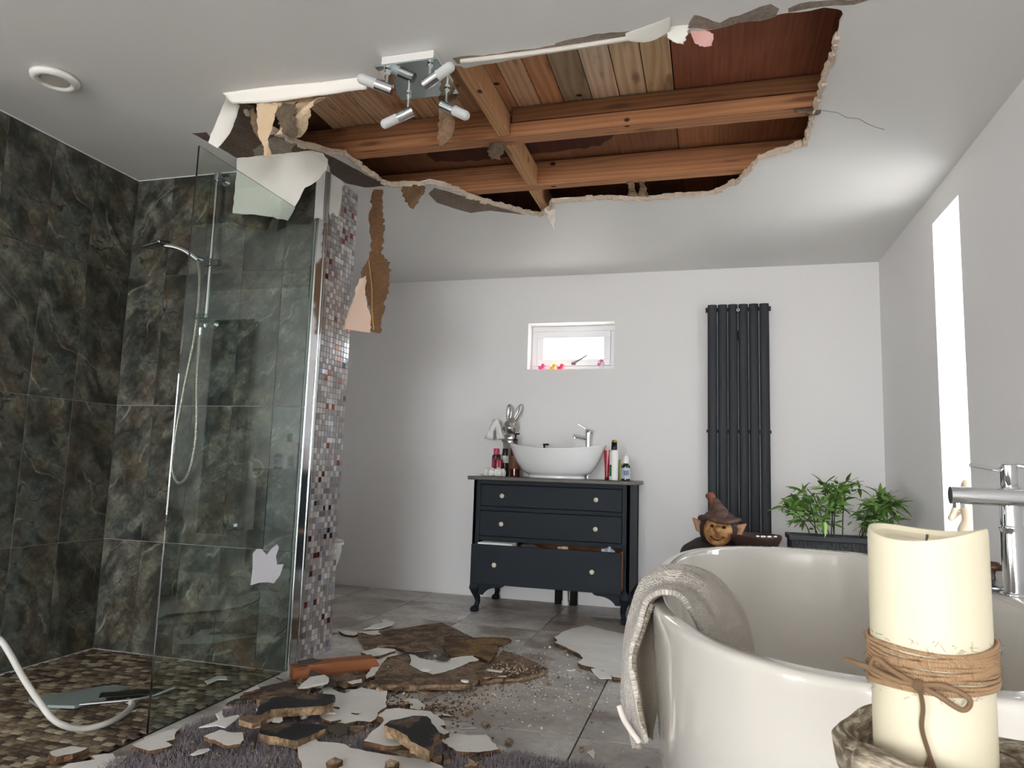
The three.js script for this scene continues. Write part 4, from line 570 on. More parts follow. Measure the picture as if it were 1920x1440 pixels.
{ // paint scrap stuck on the outside of the glass
  const P = [[0.0, 0.0], [0.004, 0.06], [0.0, 0.115], [0.012, 0.13], [0.028, 0.127], [0.05, 0.1], [0.066, 0.122], [0.085, 0.135], [0.093, 0.122], [0.083, 0.09], [0.09, 0.055], [0.115, 0.052], [0.104, 0.012], [0.082, -0.014], [0.06, -0.004], [0.03, 0.002]];
  const s = new THREE.Shape(P.map(([a, b]) => new THREE.Vector2(a * 2.0, b * 1.12)));
  const g = new THREE.ExtrudeGeometry(s, { depth: 0.0012, bevelEnabled: false }).rotateY(Math.PI / 2).translate(XG + 0.0055, 0.423, 2.462);
  solo('paint_scrap', g, mat(0xe9e6ec, 0.8), 'torn white paint scrap stuck to the glass screen', 'paint scrap');
  const pz = [[1.93, 2.36], [1.9, 2.387], [1.985, 2.387], [2.05, 2.387], [2.05, 2.19], [2.03, 2.17], [2.0, 2.2], [1.97, 2.185], [1.95, 2.2], [1.93, 2.28]], s2 = new THREE.Shape(jag(pz, 0.02, 0.003).map(([a, c]) => new THREE.Vector2(-a, c)));
  solo('paint_scrap', new THREE.ExtrudeGeometry(s2, { depth: 0.0012, bevelEnabled: false }).rotateY(Math.PI / 2).translate(XG + 0.004, 0, 0), mat(0xe0ddd6, 0.8), 'white paint skin hanging over the top corner of the mosaic', 'paint scrap');
  solo('paint_speck', box(0.0012, 0.012, 0.02, XG + 0.0055, 0.677, 2.589, 0.0005), mat(0xe9e6ec, 0.8), 'tiny white paint speck on the glass above the scrap', 'paint scrap');
}
solo('white_hose', tube([[-2.145, 0.012, 2.74], [-2.1, 0.011, 2.765], [-2.055, 0.011, 2.84], [-2.03, 0.011, 2.95], [-2.06, 0.012, 3.02], [-2.1, 0.05, 3.09], [-2.184, 0.119, 3.1], [-2.263, 0.188, 3.1], [-2.333, 0.26, 3.1], [-2.38, 0.295, 3.1], [-2.46, 0.31, 3.12], [-2.52, 0.25, 3.16], [-2.55, 0.12, 3.2], [-2.56, 0.03, 3.24], [-2.54, 0.012, 3.34], [-2.4, 0.012, 3.5]], 0.0105, 120, 12), mat(0xc9c6be, 0.35), 'white plastic hose curving over the shower floor', 'hose');
{
  const T = thing('shower_squeegee', 'grey plastic scraper with thin metal handle on the shower floor', 'scraper', [0, 0, 0]);
  const blade = [[-2.49, 2.86], [-2.36, 2.63], [-2.27, 2.61], [-2.24, 2.75], [-2.27, 2.86], [-2.4, 2.9]];
  part('blade', uvBox(slabY(blade, [], 0.004, 0.014)), mat(0x8f9a98, 0.25), T);
  part('handle', tube([[-2.25, 0.02, 2.86], [-2.2, 0.02, 2.82], [-2.09, 0.022, 2.72], [-2.06, 0.03, 2.6]], 0.006, 30, 8), satin, T);
  part('brush', box(0.2, 0.012, 0.06, 0, 0, 0, 0.004).rotateY(0.65).translate(-2.2, 0.012, 2.68), black, T);
}
{ // toilet in the recess behind the partition
  const T = thing('toilet', 'white toilet just showing behind the mosaic partition', 'toilet', [XL, 0, 0.8]);
  const egg = (k, y, s) => surf((u, v) => { const a = u * Math.PI * 2, yy = y[0] + (y[1] - y[0]) * v, r = s(v); return [0.33 + r * (0.21 * Math.cos(a) + 0.03 * Math.cos(2 * a)), yy, r * 0.18 * Math.sin(a)]; }, 40, 16, true);
  part('pan', egg(0, [0, 0.4], (v) => 0.62 + 0.4 * sm(0.15, 0.95, v)), ceramic, T); part('seat', egg(0, [0.4, 0.42], (v) => 1.06 - 0.3 * Math.max(0, v - 0.9)), white, T); part('lid', surf((u, v) => { const a = u * Math.PI * 2, r = 1.05 * v; return [0.33 + r * (0.21 * Math.cos(a) + 0.03 * Math.cos(2 * a)), 0.425 + 0.014 * (1 - v * v), r * 0.18 * Math.sin(a)]; }, 40, 10, true), white, T);
  part('cistern', box(0.17, 0.38, 0.38, 0.086, 0.6, 0, 0.02), ceramic, T); part('flush_button', cyl(0.022, 0.022, 0.012, 0.09, 0.793, 0), chrome, T);
}
// ------------------------------------------------------------ ceiling fittings
{
  const T = thing('extractor_vent', 'round white ceiling vent over the shower', 'vent', [-2.44, H, 3.08]);
  part('rim', lathe([[0.05, -0.012], [0.056, -0.022], [0.07, -0.024], [0.082, -0.016], [0.086, 0], [0.05, 0]], 0, 0, 0, 48), mat(0xe8e5de, 0.35), T);
  part('disc', lathe([[0, -0.017], [0.046, -0.017], [0.049, -0.013], [0.049, -0.004]], 0, 0, 0, 48), mat(0xc9c2b8, 0.5), T);
}
{
  const T = thing('spotlight_fitting', 'mirrored square ceiling spotlight with four chrome and frosted heads', 'light fitting', [-1.03, H, 2.828]);
  part('mounting_box', box(0.2, 0.04, 0.2, 0, -0.021, 0, 0.003), mat(0xd9d6d2, 0.5), T);
  part('mirror_plate', box(0.236, 0.006, 0.236, 0, -0.045, 0, 0.002), mat(0xc8d4d4, 0.03, { metalness: 1 }), T);
  const head = (x, z, len, dir) => {
    const top = V(x, -0.048, z), j = V(x, -0.048 - len, z), d = V(...dir).normalize(), a = j.clone().addScaledVector(d, -0.02), b = j.clone().addScaledVector(d, 0.042), c = b.clone().addScaledVector(d, 0.052);
    const h = part('stem', join([rod(top.toArray(), j.toArray(), 0.005), rod([x, -0.052, z], [x, -0.062, z], 0.0105)]), chrome, T);
    part('chrome_head', rod(a.toArray(), b.toArray(), 0.0195, 28), chrome, h);
    part('frosted_glass', join([rod(b.toArray(), c.toArray(), 0.018, 28), new THREE.SphereGeometry(0.018, 20, 12).translate(...c.toArray())]), frosted, h);
  };
  head(-0.078, 0.09, 0.07, [-0.86, 0.3, 0.3]); head(0.085, 0.09, 0.065, [0.87, 0.25, 0.3]); head(-0.074, -0.083, 0.075, [-0.86, -0.42, 0.15]); head(0.085, -0.076, 0.07, [0.82, -0.5, 0.1]);
}
// ------------------------------------------------------------ towel over the bath rim
{
  const near = [[-0.005, 0.46, 3.4], [-0.012, 0.548, 3.4], [-0.025, 0.6, 3.4], [-0.046, 0.635, 3.4], [-0.065, 0.657, 3.4], [-0.093, 0.664, 3.4], [-0.127, 0.645, 3.4], [-0.146, 0.588, 3.4], [-0.166, 0.522, 3.4], [-0.155, 0.425, 3.39], [-0.14, 0.337, 3.37]];
  const far = [[0.112, 0.37, 3.08], [0.103, 0.472, 3.08], [0.088, 0.54, 3.08], [0.056, 0.604, 3.08], [-0.003, 0.662, 3.08], [-0.079, 0.682, 3.08], [-0.152, 0.655, 3.08], [-0.188, 0.585, 3.08], [-0.204, 0.49, 3.1], [-0.214, 0.38, 3.16], [-0.165, 0.29, 3.3]];
  const back = far.map(([x, y, z]) => [x * 0.95, y - 0.012, z - 0.16]);
  const C = [near, far, back].map((p) => new THREE.CatmullRomCurve3(p.map((q) => V(...q)), false, 'centripetal'));
  const towelMat = mat(0xddd3c8, 1, { bumpMap: mk(fuzz, 2.2, 4.5), bumpScale: 0.011, sheen: 0.5, sheenColor: new THREE.Color(0.8, 0.76, 0.7), sheenRoughness: 0.6 });
  const T = thing('bath_towel', 'beige towel draped over the rim of the bath', 'towel', [0, 0, 0]);
  part('outer_layer', clothSheet((u, v) => {
    const a = C[0].getPoint(v), b = C[1].getPoint(v), c = C[2].getPoint(v), t = u * 1.4, p = t < 1 ? a.clone().lerp(b, t) : b.clone().lerp(c, (t - 1) / 0.4), e = Math.sin(Math.PI * clamp(t)), mid = 1 - Math.abs(v - 0.5) * 1.2;
    const f = 0.008 * Math.sin(u * 15 + v * 3) + 0.004 * Math.sin(u * 31 - v * 7);
    p.y += e * 0.012 * mid + f * mid; p.x += (v > 0.5 ? -1 : 1) * (e * 0.01 + f * 0.8); return [p.x, p.y, p.z];
  }, 44, 90, 0.012), towelMat, T);
  const inn = [[-0.128, 0.62, 3.3], [-0.128, 0.56, 3.27], [-0.128, 0.48, 3.25], [-0.126, 0.38, 3.26], [-0.13, 0.325, 3.32]], hemN = near.slice(6), ci = new THREE.CatmullRomCurve3(inn.map((q) => V(...q))), ch = new THREE.CatmullRomCurve3(hemN.map((q) => V(...q)), false, 'centripetal');
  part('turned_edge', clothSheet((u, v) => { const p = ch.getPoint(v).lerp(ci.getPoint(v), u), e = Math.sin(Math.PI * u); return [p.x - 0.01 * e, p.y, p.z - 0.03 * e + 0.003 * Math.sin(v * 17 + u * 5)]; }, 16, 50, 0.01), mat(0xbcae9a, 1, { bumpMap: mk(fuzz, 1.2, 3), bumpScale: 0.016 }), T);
  part('hem', tube([[-0.205, 0.40, 3.345], [-0.195, 0.376, 3.35], [-0.175, 0.35, 3.355], [-0.155, 0.33, 3.36]], 0.007, 20, 8), mat(0xe2dace, 0.9), T);
}
// ------------------------------------------------------------ candle on its wooden dish
{
  const cx = 0.16, cz = 4.453, y0 = 0.733, y1 = 0.902, r = 0.0405;
  const S = thing('side_stool', 'wooden stool carrying the candle dish', 'stool', [cx + 0.02, 0, cz + 0.01]);
  part('seat', lathe([[0, 0.655], [0.062, 0.655], [0.07, 0.662], [0.07, 0.68], [0.062, 0.688], [0, 0.688]], 0, 0, 0, 48), pine[7], S);
  for (let k = 0; k < 3; k++) { const a = k * 2.094 + 0.4; part('leg', rod([0.04 * Math.cos(a), 0.66, 0.04 * Math.sin(a)], [0.13 * Math.cos(a), 0, 0.13 * Math.sin(a)], 0.012), pine[7], S); }
  const barkTex = texture(256, 256, (u, v) => { const a = fbm(u * 6, v * 12, 6, 801, 4), b = fbm(u * 24, v * 24, 24, 811, 3); return lerp3([186, 174, 154], [112, 98, 80], sm(0.35, 0.65, a)).map((x) => x * (0.7 + 0.6 * b)); });
  const D = thing('candle_dish', 'rough driftwood dish under the tall candle', 'dish', [cx + 0.01, 0.688, cz]);
  const rough = (u, v) => 1 + 0.06 * Math.sin(u * 18 + 1.3) + 0.05 * Math.sin(u * 31 + v * 5) + 0.02 * Math.sin(u * 77);
  const Q = [[0.055, 0], [0.07, 0.006], [0.078, 0.03], [0.08, 0.052], [0.074, 0.06], [0.064, 0.058], [0.056, 0.05], [0.05, 0.045], [0.02, 0.045], [0.0005, 0.045]];
  part('wood', surf((u, v) => { const s = v * (Q.length - 1), i = Math.min(Q.length - 2, Math.floor(s)), f = s - i, R = mix(Q[i][0], Q[i + 1][0], f), a = u * Math.PI * 2, k = v < 0.65 ? rough(u * 6.283 / 6, v) : 1; return [R * k * Math.cos(a), mix(Q[i][1], Q[i + 1][1], f) + (v > 0.2 && v < 0.7 ? 0.006 * Math.sin(a * 3 + 1) : 0), R * k * Math.sin(a)]; }, 90, 60, true), mat(0xffffff, 0.9, { map: mk(barkTex, 4, 2), bumpMap: mk(barkTex, 4, 2), bumpScale: 0.004 }), D);
  const C = thing('pillar_candle', 'cream pillar candle wrapped in twine in the foreground', 'candle', [cx, y0, cz]);
  const h = y1 - y0, top = (a) => h + 0.0035 * Math.sin(a * 2 + 0.4) + 0.0025 * Math.sin(a + 2.2);
  const prof = [[0.0005, 0], [0.93, 0], [0.985, 0.02], [1, 0.06], [1, 0.5], [1, 0.93], [0.995, 0.985], [0.975, 1.0], [0.93, 0.998], [0.88, 0.975], [0.7, 0.955], [0.3, 0.945], [0.0005, 0.943]];
  part('wax', surf((u, v) => { const a = u * Math.PI * 2, s = v * (prof.length - 1), i = Math.min(prof.length - 2, Math.floor(s)), f = s - i; const R = mix(prof[i][0], prof[i + 1][0], f) * r, y = mix(prof[i][1], prof[i + 1][1], f) * top(a); return [R * Math.cos(a), y, R * Math.sin(a)]; }, 72, 72, true), mat(0xe0d6ba, 0.5), C);
  part('wick', rod([0, h * 0.94, 0], [0.001, h * 0.985, 0], 0.001, 8), black, C);
  const tw = mat(0xc09a74, 1, { bumpMap: mk(texture(32, 32, (u, v) => 255 * (0.5 + 0.5 * Math.sin((u + v) * 6.283 * 2)), false), 90, 1), bumpScale: 0.0008 });
  const coils = [];
  for (let k = 0; k < 14; k++) { const y = 0.057 + k * 0.00245 + 0.0008 * Math.sin(k * 5), rad = r + 0.0013 + 0.0008 * Math.abs(Math.sin(k * 2.3)), pts = []; for (let i = 0; i < 24; i++) { const a = i / 24 * Math.PI * 2; pts.push([rad * Math.cos(a), y + 0.004 * Math.sin(a + 0.6 + 0.15 * k) + 0.001 * Math.sin(a * 3 + k), rad * Math.sin(a)]); } coils.push(tube(pts, 0.00145, 96, 6, true)); }
  part('twine_wrap', join(coils), tw, C);
  const fibres = []; for (let k = 0; k < 260; k++) { const a = rr(0, 6.283), y = rr(0.053, 0.096) + 0.004 * Math.sin(a + 1.4), q = r + 0.0022, e = rr(-0.08, 0.08), o = rr(0.001, 0.005); fibres.push(rod([q * Math.cos(a), y, q * Math.sin(a)], [(q + o) * Math.cos(a + e), y + rr(-0.004, 0.004), (q + o) * Math.sin(a + e)], 0.00018, 3)); }
  part('twine_fibres', join(fibres), tw, C).userData.kind = 'stuff';
  // bow at the front left of the candle
  const F = (a, y, o = 0.004) => [(r + o) * Math.cos(a), y, (r + o) * Math.sin(a)], a0 = 2.0;
  part('bow_loop', tube([F(a0, 0.064), F(a0 - 0.25, 0.06, 0.007), F(a0 - 0.55, 0.053, 0.01), F(a0 - 0.62, 0.06, 0.012), F(a0 - 0.35, 0.067, 0.009), F(a0, 0.064)], 0.0019, 50, 7), tw, C);
  part('bow_loop', tube([F(a0, 0.064), F(a0 + 0.3, 0.07, 0.008), F(a0 + 0.6, 0.076, 0.01), F(a0 + 0.65, 0.07, 0.011), F(a0 + 0.3, 0.065, 0.008), F(a0, 0.064)], 0.0019, 50, 7), tw, C);
  part('knot', new THREE.SphereGeometry(0.0045, 14, 10).translate(...F(a0, 0.064, 0.004)), tw, C);
  part('twine_end', tube([F(a0, 0.064), F(a0 + 0.4, 0.066, 0.006), F(a0 + 0.9, 0.068, 0.012), F(a0 + 1.2, 0.067, 0.018)], 0.0018, 30, 7), tw, C);
  part('twine_end', tube([F(a0, 0.064), F(a0 - 0.05, 0.05, 0.004), F(a0 - 0.02, 0.035, 0.003), F(a0 - 0.12, 0.018, 0.004)], 0.0016, 30, 7), tw, C);
  part('twine_tassel', join([0, 1, 2, 3].map((k) => rod(F(a0 - 0.12, 0.02, 0.004), F(a0 - 0.2 + 0.05 * k, 0.01, 0.005), 0.0008, 6))), tw, C);
}
// ------------------------------------------------------------ goblin figure, planter, statuette
{
  const T = thing('goblin_figure', 'brown hooded goblin garden figure holding out a bowl', 'garden figure', [0.05, 0, 0.9]);
  const robe = mat(0x2e2220, 0.6, { bumpMap: mk(fuzz, 3, 3), bumpScale: 0.003 }), mottle = texture(128, 128, (u, v) => { const a = fbm(u * 6, v * 6, 6, 901, 4); return lerp3([255, 244, 228], [196, 172, 150], sm(0.35, 0.72, a)); }), skin = mat(0xb48c5e, 0.6, { map: mk(mottle, 9, 9), bumpMap: mk(fuzz, 5, 5), bumpScale: 0.002 }), hatM = mat(0x5a4238, 0.6, { map: mk(mottle, 10, 10), bumpMap: mk(fuzz, 4, 4), bumpScale: 0.003 }), rust = mat(0x8a5640, 0.7, { map: mk(mottle, 12, 12), bumpMap: mk(fuzz, 6, 6), bumpScale: 0.004 });
  part('robe', fieldMesh((x, y, z) => { let d = cap(x, y, z, [0, 0.02, 0], [0, 0.42, 0], 0.2, 0.15); d = smin(d, cap(x, y, z, [-0.12, 0.5, 0], [0.1, 0.5, 0], 0.075, 0.075), 0.1); d = smin(d, cap(x, y, z, [0.12, 0.48, 0.02], [0.18, 0.45, 0.12], 0.06, 0.045), 0.04); d = smin(d, cap(x, y, z, [-0.14, 0.49, 0.02], [-0.12, 0.32, 0.1], 0.06, 0.045), 0.04); return Math.max(d + 0.006 * Math.sin(x * 50 + y * 6), -y); }, [-0.26, -0.02, -0.24], [0.26, 0.62, 0.24], 0.012), robe, T);
  const tilt = (g) => g.rotateZ(-0.06).rotateY(-0.1).translate(-0.005, 0.645, 0.06);
  const hood = fieldMesh((x, y, z) => Math.max(ell(x, y, z, [0, 0, -0.01], [0.108, 0.108, 0.09]), -ell(x, y, z, [0, -0.005, 0.09], [0.086, 0.086, 0.09])), [-0.12, -0.12, -0.12], [0.12, 0.12, 0.12], 0.006); part('hood', tilt(hood), robe, T);
  const face = fieldMesh((x, y, z) => {
    let d = ell(x, y, z, [0, -0.008, 0.02], [0.084, 0.086, 0.065]); d = smin(d, ell(x, y, z, [0, 0.0, 0.088], [0.017, 0.022, 0.02]), 0.016); d = smin(d, ell(x, y, z, [-0.04, -0.018, 0.066], [0.027, 0.024, 0.02]), 0.015); d = smin(d, ell(x, y, z, [0.04, -0.018, 0.066], [0.027, 0.024, 0.02]), 0.015); d = smin(d, ell(x, y, z, [0, -0.07, 0.058], [0.03, 0.018, 0.022]), 0.015);
    d = smin(d, cap(x, y, z, [-0.052, 0.036, 0.066], [-0.014, 0.032, 0.08], 0.008, 0.009), 0.008); d = smin(d, cap(x, y, z, [0.052, 0.036, 0.066], [0.014, 0.032, 0.08], 0.008, 0.009), 0.008);
    const m = Math.hypot(x, (y + 0.02)) - 0.036, mouth = Math.max(Math.abs(m) - 0.004, y + 0.035, 0.045 - z); d = Math.max(d, -mouth);
    for (const s of [-1, 1]) { const e = Math.max(Math.hypot(x - s * 0.031, (y - 0.016) * 1.6) - 0.012, 0.05 - z, z - 0.2); d = Math.max(d, -Math.max(e, 0.066 - z)); }
    return d;
  }, [-0.1, -0.11, -0.06], [0.1, 0.1, 0.12], 0.0035); part('face', tilt(face), skin, T);
  const eyeM = mat(0x1a1210, 0.3); for (const s of [-1, 1]) part('eye', tilt(new THREE.SphereGeometry(0.0075, 12, 8).translate(s * 0.031, 0.016, 0.066)), eyeM, T);
  for (const s of [-1, 1]) part('ear', tilt(fieldMesh((x, y, z) => { const d = cap(x * s, y, z * 2.2, [0, 0, 0], [0.042, 0.038, 0], 0.034, 0.006) * 0.6; return Math.max(d, -cap(x * s, y, (z - 0.016) * 1.6, [0.004, 0.0, 0], [0.032, 0.026, 0], 0.02, 0.005)); }, [-0.09, -0.06, -0.03], [0.09, 0.07, 0.03], 0.0035).translate(s * 0.098, 0.004, 0.015)), mat(0xa87a5a, 0.5), T);
  part('hat', tilt(fieldMesh((x, y, z) => { const k = clamp((y - 0.045) / 0.12), a = Math.atan2(z, x), r = Math.hypot(x + 0.035 * k * k, z), slouch = 0.006 * Math.sin(y * 130 + a * 2) * (1 - k), cone = (r - mix(0.098, 0.02, Math.pow(k, 0.62)) - slouch) * 0.75; const brim = Math.hypot(Math.max(0, r - 0.104), y - 0.052 - 0.008 * Math.sin(a * 3 + 1)) - 0.0125, top = Math.max(cone, 0.045 - y, y - 0.165); return smin(top, Math.max(brim, r - 0.116), 0.01); }, [-0.15, 0.025, -0.14], [0.14, 0.19, 0.14], 0.0055)), hatM, T);
  part('pompom', tilt(fieldMesh((x, y, z) => smin(cap(x, y, z, [0, -0.02, 0], [-0.012, 0.015, 0], 0.022, 0.02), ell(x, y, z, [-0.022, 0.012, 0.006], [0.02, 0.016, 0.018]), 0.01), [-0.06, -0.05, -0.035], [0.04, 0.045, 0.035], 0.004).translate(-0.04, 0.16, 0)), rust, T);
  part('bowl', lathe([[0, 0.0], [0.06, 0.004], [0.11, 0.03], [0.132, 0.075], [0.13, 0.088], [0.122, 0.088], [0.118, 0.07], [0.09, 0.035], [0, 0.025]], 0, 0, 0, 48).translate(0.185, 0.54, 0.1), mat(0x3c2620, 0.4, { bumpMap: mk(fuzz, 6, 2), bumpScale: 0.002 }), T);
  part('hand', fieldMesh((x, y, z) => { let d = ell(x, y, z, [0, 0, 0], [0.045, 0.016, 0.03]); for (let k = 0; k < 4; k++) d = smin(d, cap(x, y, z, [0.02, -0.002, -0.02 + k * 0.014], [0.06 - 0.004 * k * k, 0.004, -0.024 + k * 0.016], 0.009, 0.007), 0.006); return d; }, [-0.06, -0.03, -0.05], [0.085, 0.03, 0.05], 0.004).translate(0.18, 0.525, 0.13), skin, T);
  const dust = []; for (let k = 0; k < 24; k++) { const a = 1.1 + rr(-0.5, 0.5); dust.push(new THREE.IcosahedronGeometry(rr(0.002, 0.006), 0).translate(0.185 + 0.127 * Math.cos(a), 0.54 + 0.088, 0.1 + 0.127 * Math.sin(a))); } const du = part('plaster_dust', join(dust), white, T); du.userData.kind = 'stuff';
}
{
  const T = thing('potted_bamboo', 'leafy green bamboo plant in a dark embossed trough behind the bath', 'plant', [0.66, 0, 0.8]);
  const scroll = texture(512, 256, (u, v) => { let h = 0; for (const [x, y, s] of [[0.12, 0.5, 1], [0.37, 0.45, -1], [0.62, 0.55, 1], [0.87, 0.48, -1]]) { let dx = u - x; dx -= Math.round(dx); const dy = (v - y) * 0.5, d = Math.hypot(dx, dy) * 40, a = Math.atan2(dy, dx) * s; h = Math.max(h, sm(0.55, 0.9, Math.cos(d * 2.2 - a)) * sm(6, 4, d)); } return 255 * h; }, false);
  const pm = mat(0x24272c, 0.5, { bumpMap: scroll, bumpScale: 0.004 });
  part('trough', uvBox(join([span(-0.24, 0.24, 0.3, 0.6, 0.092, 0.1, 0.002), span(-0.24, 0.24, 0.3, 0.6, -0.1, -0.092, 0.002), span(-0.24, -0.232, 0.3, 0.6, -0.092, 0.092, 0.002), span(0.232, 0.24, 0.3, 0.6, -0.092, 0.092, 0.002), span(-0.24, 0.24, 0.3, 0.31, -0.1, 0.1, 0.002)]), 0.24), pm, T);
  part('trough_rim', join([span(-0.25, 0.25, 0.6, 0.628, 0.09, 0.11, 0.004), span(-0.25, 0.25, 0.6, 0.628, -0.11, -0.09, 0.004), span(-0.25, -0.23, 0.6, 0.628, -0.09, 0.09, 0.004), span(0.23, 0.25, 0.6, 0.628, -0.09, 0.09, 0.004)]), mat(0x24272c, 0.5), T);
  part('trough_stand', join([span(-0.22, -0.19, 0, 0.3, -0.09, 0.09, 0.003), span(0.19, 0.22, 0, 0.3, -0.09, 0.09, 0.003), span(-0.22, 0.22, 0.28, 0.3, -0.09, 0.09, 0.003)]), mat(0x24272c, 0.5), T);
  part('soil', span(-0.23, 0.23, 0.57, 0.595, -0.09, 0.09, 0.004), mat(0x1c1712, 1, { bumpMap: mk(fuzz, 4, 4), bumpScale: 0.01 }), T);
  const leafG = [0, 1, 2].map((v) => { const L = 0.064 + 0.012 * v, w = 0.0105, pos = [], idx = [], n = 5; for (let i = 0; i <= n; i++) { const t = i / n, ww = w * Math.sin(Math.PI * Math.pow(t, 0.7)) + 0.0003, y = -0.35 * L * t * t * (0.3 + 0.35 * v); pos.push(-ww, y + 0.0025, L * t, 0, y, L * t, ww, y + 0.0025, L * t); } for (let i = 0; i < n; i++) { const a = i * 3; idx.push(a, a + 3, a + 1, a + 1, a + 3, a + 4, a + 1, a + 4, a + 2, a + 2, a + 4, a + 5); } const g = new THREE.BufferGeometry(); g.setAttribute('position', new THREE.Float32BufferAttribute(pos, 3)); g.setIndex(idx); g.computeVertexNormals(); return g; });
  const leafM = ['#648a38', '#7aa34a', '#4c7026', '#93b85e', '#38502a', '#a6c070'].map((c) => mat(c, 0.45, { transmission: 0.18, thickness: 0 })), stemM = mat(0x2c3a1e, 0.6);
  let leaves = 0; const more = [];
  const spray = (p, d, n) => { for (let k = 0; k < n && leaves < 300; k++) { const o = part('leaf', leafG[Math.floor(rnd() * 3)], leafM[Math.floor(rnd() * rnd() * 6 + (rnd() < 0.2 ? 2 : 0)) % 6], T); o.position.copy(p); const e = d.clone().add(V(rr(-1, 1), rr(-0.75, 0.55), rr(-1, 1)).multiplyScalar(1.5)).normalize(); o.lookAt(p.clone().add(e).add(T.position)); o.rotateZ(rr(-0.8, 0.8)); leaves++; } };
  for (let k = 0; k < 15; k++) {
    const bx = rr(-0.14, 0.18), bz = rr(-0.06, 0.06), spread = (bx + rr(-0.12, 0.12)) * 1.25, hgt = 0.3 * (1 - 0.7 * Math.abs(spread) / 0.4) + rr(-0.03, 0.05), tipX = clamp(bx + spread, -0.22, 0.28), tipZ = bz + rr(-0.08, 0.08);
    const pts = [[bx, 0.59, bz], [bx + spread * 0.2, 0.6 + hgt * 0.5, bz], [bx + spread * 0.6, 0.6 + hgt * 0.85, (bz + tipZ) / 2], [tipX, 0.6 + hgt, tipZ]];
    part('stem', tube(pts, 0.0032, 16, 6), stemM, T);
    const cv = new THREE.CatmullRomCurve3(pts.map((q) => V(...q)));
    for (const t of [0.38, 0.55, 0.7, 0.85, 1]) { const p = cv.getPoint(t), d = cv.getTangent(t); if (t < 1 && rnd() < 0.85) { const side = V(rr(-1, 1), rr(-0.1, 0.6), rr(-0.7, 0.7)).normalize().multiplyScalar(rr(0.03, 0.085)), e = p.clone().add(side); part('twig', rod(p.toArray(), e.toArray(), 0.0014, 5), stemM, T); spray(e, side.normalize(), 3); } spray(p, d, t === 1 ? 4 : 2); more.push(p.toArray(), cv.getPoint(Math.max(0.25, t - 0.12)).toArray()); }
  }
  const fill = new THREE.InstancedMesh(leafG[0], mat('#5d8236', 0.5, { transmission: 0.15, thickness: 0 }), more.length * 2), dm = new THREE.Object3D();
  for (let k = 0; k < more.length * 2; k++) { const q = more[k % more.length]; dm.position.set(q[0] + rr(-0.03, 0.03), q[1] + rr(-0.03, 0.02), q[2] + rr(-0.03, 0.03)); dm.rotation.set(rr(-0.5, 0.9), rr(0, 6.28), rr(-0.8, 0.8)); dm.scale.setScalar(rr(0.65, 1)); dm.updateMatrix(); fill.setMatrixAt(k, dm.matrix); }
  fill.name = 'small_leaves'; fill.userData.kind = 'stuff'; fill.castShadow = fill.receiveShadow = true; T.add(fill);
}
{
  const T = thing('nude_statuette', 'small white classical statuette on the slim window sill', 'statuette', [1.165, W2[2] + 0.012, 1.285], Math.PI * 0.95);
  part('figure', fieldMesh((x, y, z) => {
    let d = cap(x, y, z, [-0.022, 0.03, 0.0], [-0.024, 0.11, 0.004], 0.013, 0.019); d = smin(d, cap(x, y, z, [-0.024, 0.11, 0.004], [-0.022, 0.2, 0], 0.02, 0.031), 0.012);
    d = smin(d, cap(x, y, z, [0.02, 0.03, 0.012], [0.024, 0.11, 0.014], 0.013, 0.019), 0.006); d = smin(d, cap(x, y, z, [0.024, 0.11, 0.014], [0.02, 0.2, 0], 0.02, 0.031), 0.01); d = smin(d, ell(x, y, z, [0, 0.215, 0], [0.05, 0.036, 0.036]), 0.015);
    d = smin(d, cap(x, y, z, [0, 0.22, 0], [0.004, 0.3, 0], 0.032, 0.034), 0.02); d = smin(d, cap(x, y, z, [-0.04, 0.325, 0], [0.045, 0.33, 0], 0.018, 0.018), 0.02); d = smin(d, cap(x, y, z, [0.004, 0.33, 0], [0.004, 0.375, 0.004], 0.014, 0.013), 0.012); d = smin(d, ell(x, y, z, [0.006, 0.408, 0.006], [0.027, 0.034, 0.03]), 0.008); d = smin(d, ell(x, y, z, [0.004, 0.425, -0.018], [0.026, 0.024, 0.022]), 0.008);
    d = smin(d, cap(x, y, z, [-0.045, 0.32, 0], [-0.068, 0.25, 0.01], 0.015, 0.012), 0.01); d = smin(d, cap(x, y, z, [-0.068, 0.25, 0.01], [-0.04, 0.2, 0.045], 0.012, 0.01), 0.008); d = smin(d, cap(x, y, z, [0.05, 0.325, 0], [0.075, 0.26, 0.012], 0.015, 0.012), 0.01); d = smin(d, cap(x, y, z, [0.075, 0.26, 0.012], [0.03, 0.29, 0.045], 0.012, 0.01), 0.008);
    d = smin(d, cap(x, y, z, [-0.022, 0.022, 0], [-0.026, 0.016, 0.04], 0.012, 0.01), 0.006); return smin(d, cap(x, y, z, [0.02, 0.022, 0.012], [0.024, 0.016, 0.05], 0.012, 0.01), 0.006);
  }, [-0.11, -0.01, -0.06], [0.11, 0.46, 0.08], 0.0045), mat(0xcdbda8, 0.6), T);
  part('plinth', lathe([[0, 0], [0.055, 0], [0.057, 0.006], [0.05, 0.014], [0, 0.014]]), mat(0xe6ddd0, 0.5), T);
}
